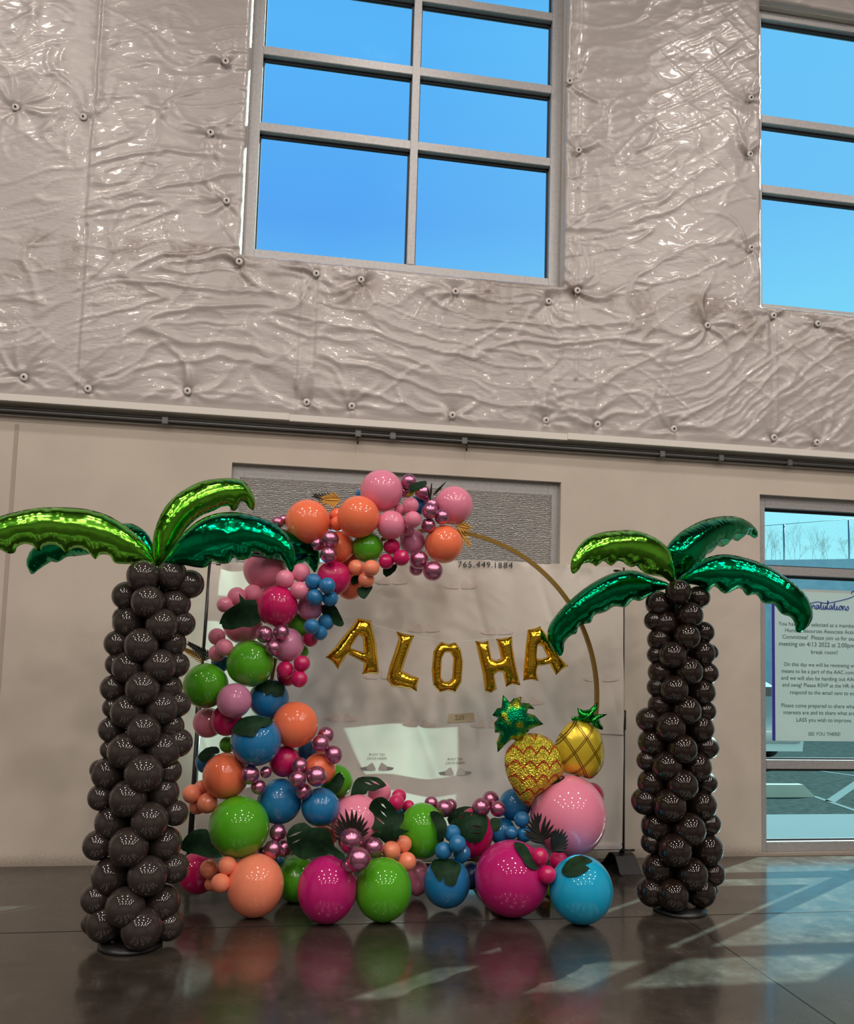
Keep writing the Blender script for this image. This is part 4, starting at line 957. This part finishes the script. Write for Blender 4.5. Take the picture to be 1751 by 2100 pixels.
leafy('monstera_leaf', [ZA([(268,915),(285,870),(300,850),(350,812),(383,793),(376,745),(412,783),(470,782),(482,850),(497,903),(440,935),(400,930),(340,947),(290,940),(282,915)])], 'big dark monstera leaf at the far left beside the hot pink balloon', y=ysurf(bi('hot', 568, 1243)) + .02)
leafy('monstera_leaf', [ZA([(1028,722),(1050,710),(1115,705),(1100,740),(1070,778),(1035,755)])], 'small dark leaf hanging below the peach trio inside the arch', y=-1.05)
leafy('monstera_leaf', [ZA([(1000,655),(1040,645),(1045,680),(1005,697)])], 'tiny dark leaf behind the peach trio inside the arch', y=-.97)
leafy('monstera_leaf', [ZA([(1172,612),(1245,583),(1242,620),(1190,656)])], 'small dark leaf hanging below the hot pink trio of the arch top', y=-.98)
leafy('monstera_leaf', [ZA([(905,812),(930,850),(958,915),(930,930),(888,903),(880,840)])], 'dark pointed leaf sticking out right of the lower blue trio', y=-1.02)
leafy('monstera_leaf', [ZA([(830,812),(895,812),(893,870),(868,900),(838,860)])], 'dark leaf between the upper blue four and the lower blue trio', y=-1.0)
leafy('monstera_leaf', [ZB([(598,112),(690,50),(760,68),(812,92),(808,160),(735,165),(728,135),(700,160),(650,130)])], 'dark green leaf lying over the blue balloon under the upper green one', on=bi('blue', 551, 1433))
leafy('monstera_leaf', [ZB([(443,432),(450,390),(500,330),(590,308),(640,312),(700,328),(737,350),(680,390),(650,388),(600,452),(560,456)])], 'dark green leaf capping the front blue balloon', on=bi('blue', 525, 1519))
leafy('monstera_leaf', [ZB([(193,605),(250,540),(330,530),(352,560),(340,580),(290,590),(250,648)])], 'dark pointed leaf at the left edge above the coral balloon', y=-1.0)
leafy('monstera_leaf', [ZD([(190,380),(270,300),(350,190),(400,165),(470,270),(410,410),(350,470),(250,440)])], 'dark leaf overlapping the green balloon at the inner left arm', y=ysurf(bi('green', 690, 1603)) - .01)
leafy('monstera_leaf', [ZD([(550,520),(590,330),(660,245),(780,228),(930,238),(1000,280),(1068,358),(960,405),(880,443),(800,430),(770,480),(640,500)]), ZD(slit((825,275),(975,350),13)), ZD(slit((745,305),(870,350),13))], 'dark slotted leaf standing over the back of the base', y=-.98)
leafy('monstera_leaf', [ZD([(822,950),(825,830),(838,735),(812,680),(850,590),(910,540),(1010,520),(1110,590),(1190,680),(1230,800),(1245,900),(1255,1000),(1240,1120),(1160,1180),(1060,1190),(960,1110),(840,1080),(930,1020),(1020,1055),(900,990)]), ZD(slit((965,585),(1068,690),14)), ZD(slit((975,710),(1075,810),10)), ZD(slit((900,795),(1040,915),16))], 'large dark monstera leaf with slots right of the black leaf fan', y=ysurf(bi('pink', 732, 1684)) + .01)
leafy('monstera_leaf', [ZB([(1600,1060),(1650,1000),(1675,990),(1672,1060),(1640,1115),(1715,1135),(1650,1160),(1600,1180)])], 'dark pointed leaf left of the rear green balloon', y=-1.22)
leafy('monstera_leaf', [ZB([(65,1255),(100,1185),(160,1132),(250,1120),(275,1150),(292,1220),(372,1322),(260,1325),(180,1302),(120,1290)])], 'dark leaf at the far left between magenta and big green balloon', y=-1.28)
leafy('monstera_leaf', [ZB([(830,1165),(880,1095),(960,1075),(1010,1110),(1100,1115),(1150,1155),(1165,1250),(1110,1310),(1000,1325),(960,1345),(880,1300),(850,1250)]), ZB(slit((840,1180),(950,1135),7)), ZB(slit((870,1225),(940,1190),6))], 'broad dark leaf mass under the two blue balloons of the base', y=-1.18)
leafy('monstera_leaf', [ZB([(1070,1200),(1110,1195),(1180,1250),(1250,1310),(1235,1350),(1180,1320),(1110,1260)])], 'narrow dark leaf running down to the lowest chrome balloon', y=-1.42, step=.015)
leafy('monstera_leaf', [ZC([(277,960),(330,958),(382,1020),(390,1090),(330,1172),(318,1080),(285,1010)])], 'dark leaf on the right side of the rear green balloon', y=ysurf(bi('green', 865, 1704)) - .005)
leafy('monstera_leaf', [ZC([(392,1010),(440,945),(520,922),(600,938),(660,985),(675,1050),(650,1130),(610,1172),(540,1162),(490,1120),(430,1070)]), ZC(slit((560,1055),(640,1065),5)), ZC(slit((545,1105),(640,1110),5)), ZC(slit((475,975),(500,1015),4)), ZC(slit((565,965),(555,990),4))], 'large round dark monstera leaf lying on the rear hot pink balloon', on=bi('hot', 969, 1708), off=.02)
leafy('monstera_leaf', [ZC([(692,1008),(750,1005),(762,1070),(730,1100),(700,1080)])], 'small dark leaf above the giant magenta balloon', y=-1.25)
leafy('monstera_leaf', [ZC([(285,1350),(283,1320),(310,1288),(400,1285),(470,1310),(490,1350),(470,1405),(445,1468),(375,1452),(372,1390),(350,1440),(318,1415)])], 'dark green leaf on the blue balloon near the floor', on=bi('blue', 916, 1810))
leafy('monstera_leaf', [ZC([(975,865),(1000,820),(1060,760),(1120,720),(1210,712),(1170,750),(1100,775),(1060,800),(1010,842)])], 'dark leaf between the front pineapple and the giant pink balloon', on=bi('pink', 1165, 1672))
leafy('monstera_leaf', [ZC([(853,1172),(920,1180),(960,1230),(985,1290),(1022,1352),(980,1357),(930,1320),(915,1285),(880,1240)])], 'dark leaf on the upper right of the giant magenta balloon', on=bi('magenta', 1049, 1801))
leafy('monstera_leaf', [ZC([(1183,1378),(1200,1330),(1240,1282),(1320,1260),(1398,1300),(1340,1325),(1378,1350),(1300,1400),(1225,1407)])], 'dark green leaf on top of the bright sky blue balloon', on=bi('cyan', 1191, 1824))
leafy('monstera_leaf', [[(838,997),(850,990),(873,986),(874,995),(866,1002),(852,1006),(842,1010)]], 'small dark leaf between the two topmost chrome balloons', y=-1.16)
leafy('monstera_leaf', [[(832,1016),(840,1008),(855,1002),(861,1006),(848,1012),(840,1020)]], 'little gold leaf under the small dark leaf on top', y=-1.15, mt='gold_leaf')

def spikes(name, base, tips, w, label, y, mt='leaf_dark', curl=.03):
    vs = []; fs = []; b0 = P(*base, y)
    for (tx, ty, bx, by) in tips:
        t = P(tx, ty, y - curl); b = P(bx, by, y); d = t - b; ln = np.linalg.norm(d); n = np.cross(d / ln, [0, 1, 0]); n /= np.linalg.norm(n); o = len(vs)
        prof = [(0, .25), (.2, .8), (.5, 1), (.8, .6), (1, 0.03)]
        for s, ww in prof: c_ = b + d * s; vs += [c_ - n * w * ww, c_ + np.array([0, -.35 * w * ww, 0]), c_ + n * w * ww]
        for k in range(4):
            a = o + 3 * k; fs += [(a, a + 1, a + 4, a + 3), (a + 1, a + 2, a + 5, a + 4)]
    vs = np.array(vs); ob = mesh_obj(name, vs - b0, fs, M[mt], None, False); ob.location = b0; md = ob.modifiers.new('s', 'SOLIDIFY'); md.thickness = .002
    tag(ob, label, 'leaf', 'artificial leaves in the garland'); return ob
bz = ZD([(580, 1130)])[0]
fan = ZD([(315,1110),(305,1020),(298,960),(312,915),(345,865),(345,805),(390,738),(475,682),(570,690),(640,712),(712,765),(752,812),(802,858),(830,955),(812,1022)])
spikes('palm_leaf', bz, [(x, y, bz[0] + (x - bz[0]) * .12, bz[1] + (y - bz[1]) * .12) for x, y in fan], .011, 'black spiky fan leaf behind the largest chrome balloon of the base', ysurf(bi('pink', 732, 1684)) - .02)
sp0, sp1 = ZC([(1095, 1225)])[0], ZC([(1010, 1060)])[0]
tp = ZC([(915,1115),(918,1080),(930,1040),(945,1010),(965,985),(990,960),(1018,960),(1045,965),(1075,985),(1108,1010),(1130,1045),(1150,1080),(920,1100),(955,1150)])
spikes('palm_leaf', sp0, [(x, y, *(np.array(sp0) + (np.array(sp1) - np.array(sp0)) * min(1, .35 + .09 * i if i < 8 else 1.2 - .07 * i))) for i, (x, y) in enumerate(tp)], .010, 'black feathery palm leaf before the giant pink balloon', ysurf(bi('pink', 1165, 1672)) - .01)
tp = ZC([(1120,1095),(1145,1075),(1165,1072),(1195,1075),(1215,1095),(1228,1120),(1232,1150),(1232,1180),(1225,1205),(1218,1228)]); b_ = ZC([(1120, 1225)])[0]
spikes('palm_leaf', b_, [(x, y, *b_) for x, y in tp], .014, 'small black rounded fan leaf right of the feathery palm leaf', ysurf(bi('pink', 1165, 1672)) - .03)
def feather(base, tip, n, ln, label, y, mt, side=(1, -1), w=.006):
    b, t = np.array(base, float), np.array(tip, float); d = t - b; dn = d / np.linalg.norm(d); nn = np.array([-dn[1], dn[0]]); tips = []
    for i in range(n):
        s = .1 + .9 * i / (n - 1); c_ = b + d * s
        for sd_ in side: q = c_ + dn * ln * .8 + nn * sd_ * ln * (1 - .75 * s); tips.append((*q, *c_))
    tips.append((*(t + dn * ln * .5), *b)); return spikes('palm_leaf', tuple(base), tips, w, label, y, mt, .01)
feather((700, 1026), (672, 1025), 7, 20, 'gold palm leaf left of the big coral balloon at the top', -.93, 'gold_leaf')
feather((682, 1026), (650, 1018), 6, 15, 'black tip leaf beyond the gold leaf at the upper left', -.92, 'leaf_dark', w=.005)
feather((935, 1078), (955, 1082), 5, 16, 'gold palm leaf behind the right end of the arch top', -.95, 'gold_leaf')
feather((940, 1088), (958, 1112), 5, 13, 'gold drooping palm leaf beside the hoop start', -.93, 'gold_leaf')
spikes('palm_leaf', (882, 1026), [(885, 989, 882, 1024), (915, 987, 889, 1016), (905, 996, 890, 1014), (876, 1000, 882, 1026)], .006, 'thin black spiky leaf between chrome cluster and right pink balloon', -1.1)
feather((436, 1352), (392, 1323), 11, 13, 'dark green feather leaf at the far left behind the palm trunk', -.88, 'leaf_dark', w=.005)
feather((425, 1356), (383, 1334), 10, 13, 'gold feather leaf under the dark feather at the far left', -.86, 'gold_leaf', side=(-1, 1), w=.004)

# ------------------------------------------------------------------ ALOHA letters
ZL = lambda l: [(640 + x / 2.824, 1130 + y / 2.824) for x, y in l]
LET = [('A', 'leftmost letter A', [[(262,388),(300,393),(342,402),(352,450),(372,540),(388,700),(378,714),(340,708),(290,714),(300,648),(250,620),(205,598),(150,685),(115,640),(78,615),(130,560),(175,500),(225,440)], [(270,488),(292,498),(299,585),(262,575),(224,560)]]),
 ('L', 'letter L', [[(488,466),(540,480),(592,488),(572,540),(545,620),(522,692),(570,718),(618,736),(608,775),(606,812),(550,795),(490,788),(462,785),(430,742),(450,660),(480,575),(500,510)]]),
 ('O', 'middle letter O', [[(750,525),(790,540),(830,526),(862,570),(874,640),(866,760),(830,818),(782,808),(740,820),(700,775),(692,690),(702,580),(725,545)], [(770,588),(800,588),(818,622),(810,735),(792,755),(768,756),(746,732),(752,622)]]),
 ('H', 'letter H', [[(945,520),(985,528),(1020,518),(1030,570),(1040,622),(1065,632),(1092,620),(1080,560),(1066,510),(1110,505),(1158,490),(1162,560),(1180,660),(1206,778),(1160,772),(1122,786),(1105,705),(1080,700),(1055,718),(1070,800),(1035,822),(1000,812),(988,720),(962,600)]]),
 ('A', 'rightmost letter A', [[(1248,455),(1285,448),(1320,434),(1350,475),(1390,540),(1430,605),(1484,666),(1445,690),(1412,718),(1375,655),(1340,662),(1305,668),(1300,700),(1310,752),(1265,745),(1222,750),(1228,650),(1238,540)], [(1305,545),(1332,552),(1362,612),(1330,625),(1300,622)]])]
LY_ = -.84; tops = []
for i, (ch, nm, lps) in enumerate(LET):
    px = [ZL(l) for l in lps]; c_ = np.mean(px[0], axis=0); o = P(*c_, LY_); pl = Plane(o, math.radians((8, -6, 3, -4, 6)[i]))
    e = empty('letter_balloon', tuple(o)); tag(e, 'gold foil %s of the word ALOHA hanging on the line' % nm, 'letter balloon', 'gold letter balloons')
    foil('foil_letter', px, pl, M['gold_foil'], e, step=.007, k=1.0, sm=0, pucker=.07, freq=300, loc=tuple(o), wr=.03, seed=i)
    tops.append(px[0])
sp_ = [(672, 1255), (757, 1277), (764, 1281), (812, 1294), (850, 1303), (905, 1315), (935, 1317), (975, 1313), (1018, 1308), (1050, 1305), (1082, 1291), (1107, 1284), (1150, 1265), (1200, 1240)]
st = tube('hanging_line', smooth_open([tuple(P(a, b, LY_ - .01)) for a, b in sp_]), .0022, M['tag'], None, 6); tag(st, 'thin clear line across the hoop holding the gold letters', 'string')

# ------------------------------------------------------------------ foil pineapples
def scal(m, kind):
    b = B(m); mp = coords(m); sp = N(m, 'ShaderNodeSeparateXYZ'); L(m, mp, sp.inputs[0])
    def mth(op, a, b_=None, c=None):
        n = N(m, 'ShaderNodeMath', _operation=op)
        for i, v in enumerate((a, b_, c)):
            if v is None: continue
            if isinstance(v, (int, float)): n.inputs[i].default_value = v
            else: L(m, v, n.inputs[i])
        return n.outputs[0]
    x, z = sp.outputs['X'], sp.outputs['Z']
    if kind == 'diamond':
        def lines(u, per, w):
            f = mth('FRACT', mth('MULTIPLY', u, 1 / per)); a = mth('ABSOLUTE', mth('SUBTRACT', f, .5)); o = mth('LESS_THAN', a, w); i_ = mth('LESS_THAN', a, w * .3); return mth('SUBTRACT', o, i_)
        u = mth('ADD', mth('MULTIPLY', x, 1.0), mth('MULTIPLY', z, .62)); v = mth('SUBTRACT', mth('MULTIPLY', x, 1.0), mth('MULTIPLY', z, .85))
        return mth('MAXIMUM', lines(u, .135, .075), lines(v, .135, .075))
    zz = mth('ADD', mth('MULTIPLY', z, 1.0), mth('MULTIPLY', mth('ABSOLUTE', mth('SINE', mth('MULTIPLY', x, 36.0))), -.040))
    f = mth('FRACT', mth('MULTIPLY', zz, 1 / .085)); return mth('LESS_THAN', f, .20)
m = mat('pineapple_hologram_foil', (.62, .48, .05), .22, .7); M['pine1'] = m; fac = scal(m, 'scallop')
v = N(m, 'ShaderNodeTexVoronoi', Scale=110.0); L(m, coords(m), v.inputs['Vector']); hs = N(m, 'ShaderNodeHueSaturation', Color=(.72, .56, .05, 1)); 
sx_ = N(m, 'ShaderNodeSeparateColor'); L(m, v.outputs['Color'], sx_.inputs[0]); mr = N(m, 'ShaderNodeMapRange'); mr.inputs['To Min'].default_value = .47; mr.inputs['To Max'].default_value = .56; L(m, sx_.outputs[0], mr.inputs['Value']); L(m, mr.outputs[0], hs.inputs['Hue'])
mr = N(m, 'ShaderNodeMapRange'); mr.inputs['To Min'].default_value = .6; mr.inputs['To Max'].default_value = 1.5; L(m, sx_.outputs[1], mr.inputs['Value']); L(m, mr.outputs[0], hs.inputs['Value'])
mx = N(m, 'ShaderNodeMix', _data_type='RGBA'); L(m, fac, mx.inputs['Factor']); L(m, hs.outputs[0], mx.inputs['A']); mx.inputs['B'].default_value = (.55, .10, .015, 1); L(m, mx.outputs['Result'], B(m).inputs['Base Color'])
bump(m, v.outputs['Distance'], .9, .01)
m = mat('pineapple_yellow_foil', (.75, .55, .03), .25, .45); M['pine2'] = m; fac = scal(m, 'diamond')
mx = N(m, 'ShaderNodeMix', _data_type='RGBA'); L(m, fac, mx.inputs['Factor']); mx.inputs['A'].default_value = (.72, .56, .04, 1); mx.inputs['B'].default_value = (.14, .07, .005, 1); L(m, mx.outputs['Result'], B(m).inputs['Base Color'])
m = mat('hologram_green_foil', (.01, .28, .08), .2, 1.0); M['crown1'] = m
v = N(m, 'ShaderNodeTexVoronoi', Scale=120.0); L(m, coords(m), v.inputs['Vector']); n = N(m, 'ShaderNodeTexNoise', Scale=14.0, Detail=2.0); L(m, coords(m), n.inputs['Vector'])
L(m, ramp(m, n.outputs['Fac'], [(.45, (.0, .22, .09)), (.54, (.03, .36, .06)), (.62, (.40, .42, .03))]), B(m).inputs['Base Color']); bump(m, v.outputs['Distance'], .5, .006)
M['crown2'] = foilmat('bright_green_foil', (.01, .27, .03), .18, (.03, .38, .05))
PB1 = ZC([(862,470),(920,422),(1000,418),(1080,442),(1150,510),(1182,590),(1196,690),(1150,745),(1050,820),(1000,860),(962,925),(900,880),(850,800),(810,720),(790,620),(802,540)])
PC1 = ZC([(880,470),(840,460),(800,490),(742,550),(735,480),(758,415),(722,412),(718,345),(745,312),(705,292),(738,245),(768,238),(778,152),(806,180),(828,202),(852,176),(905,165),(905,205),(960,210),(998,250),(955,248),(945,275),(1000,292),(1058,355),(1000,375),(950,400),(925,440)])
PB2 = ZC([(1245,340),(1330,322),(1400,365),(1450,420),(1472,500),(1476,600),(1455,665),(1420,708),(1375,732),(1290,705),(1210,690),(1160,640),(1120,580),(1140,480),(1185,400)])
PC2 = ZC([(1255,330),(1250,305),(1300,300),(1292,242),(1335,258),(1375,250),(1432,202),(1432,250),(1405,282),(1500,286),(1445,318),(1452,350),(1470,372),(1468,395),(1430,385),(1395,350),(1340,335)])
for nm, body, crown, yb, mb, mc, extra, lab in (
    ('pineapple_balloon', PB1, PC1, -1.12, 'pine1', 'crown1', [[(790,330),(830,250),(870,320),(850,400)], [(870,340),(930,260),(960,330),(900,410)], [(800,420),(900,370),(960,400),(870,450)]], 'foil pineapple in front, glittering gold with red orange scallops and big green crown'),
    ('pineapple_balloon', PB2, PC2, -.98, 'pine2', 'crown2', [[(1320,330),(1400,250),(1430,215),(1420,260),(1380,320)], [(1380,330),(1430,290),(1490,290),(1430,330),(1410,370)]], 'foil pineapple behind at the right, smooth yellow with dark gold lattice lines')):
    c_ = np.mean(body, axis=0); o = P(*c_, yb); e = empty(nm, tuple(o)); tag(e, lab, 'pineapple balloon', 'foil pineapples')
    pl = Plane(o, math.radians(8 if yb < -1 else -10))
    foil('fruit_body', [body], pl, M[mb], e, step=.013, k=.72, sm=3, pucker=.15, freq=260, loc=tuple(o))
    foil('crown', [crown], Plane(o + np.array([0, -.02, 0]), 0), M[mc], e, step=.009, k=.9, sm=0, pucker=.15, freq=400, loc=tuple(o))
    for q in extra: foil('crown_leaf', [ZC(q)], Plane(o + np.array([0, -.055, 0]), 0), M[mc], e, step=.009, k=.8, sm=2, pucker=.1, freq=400, loc=tuple(o))
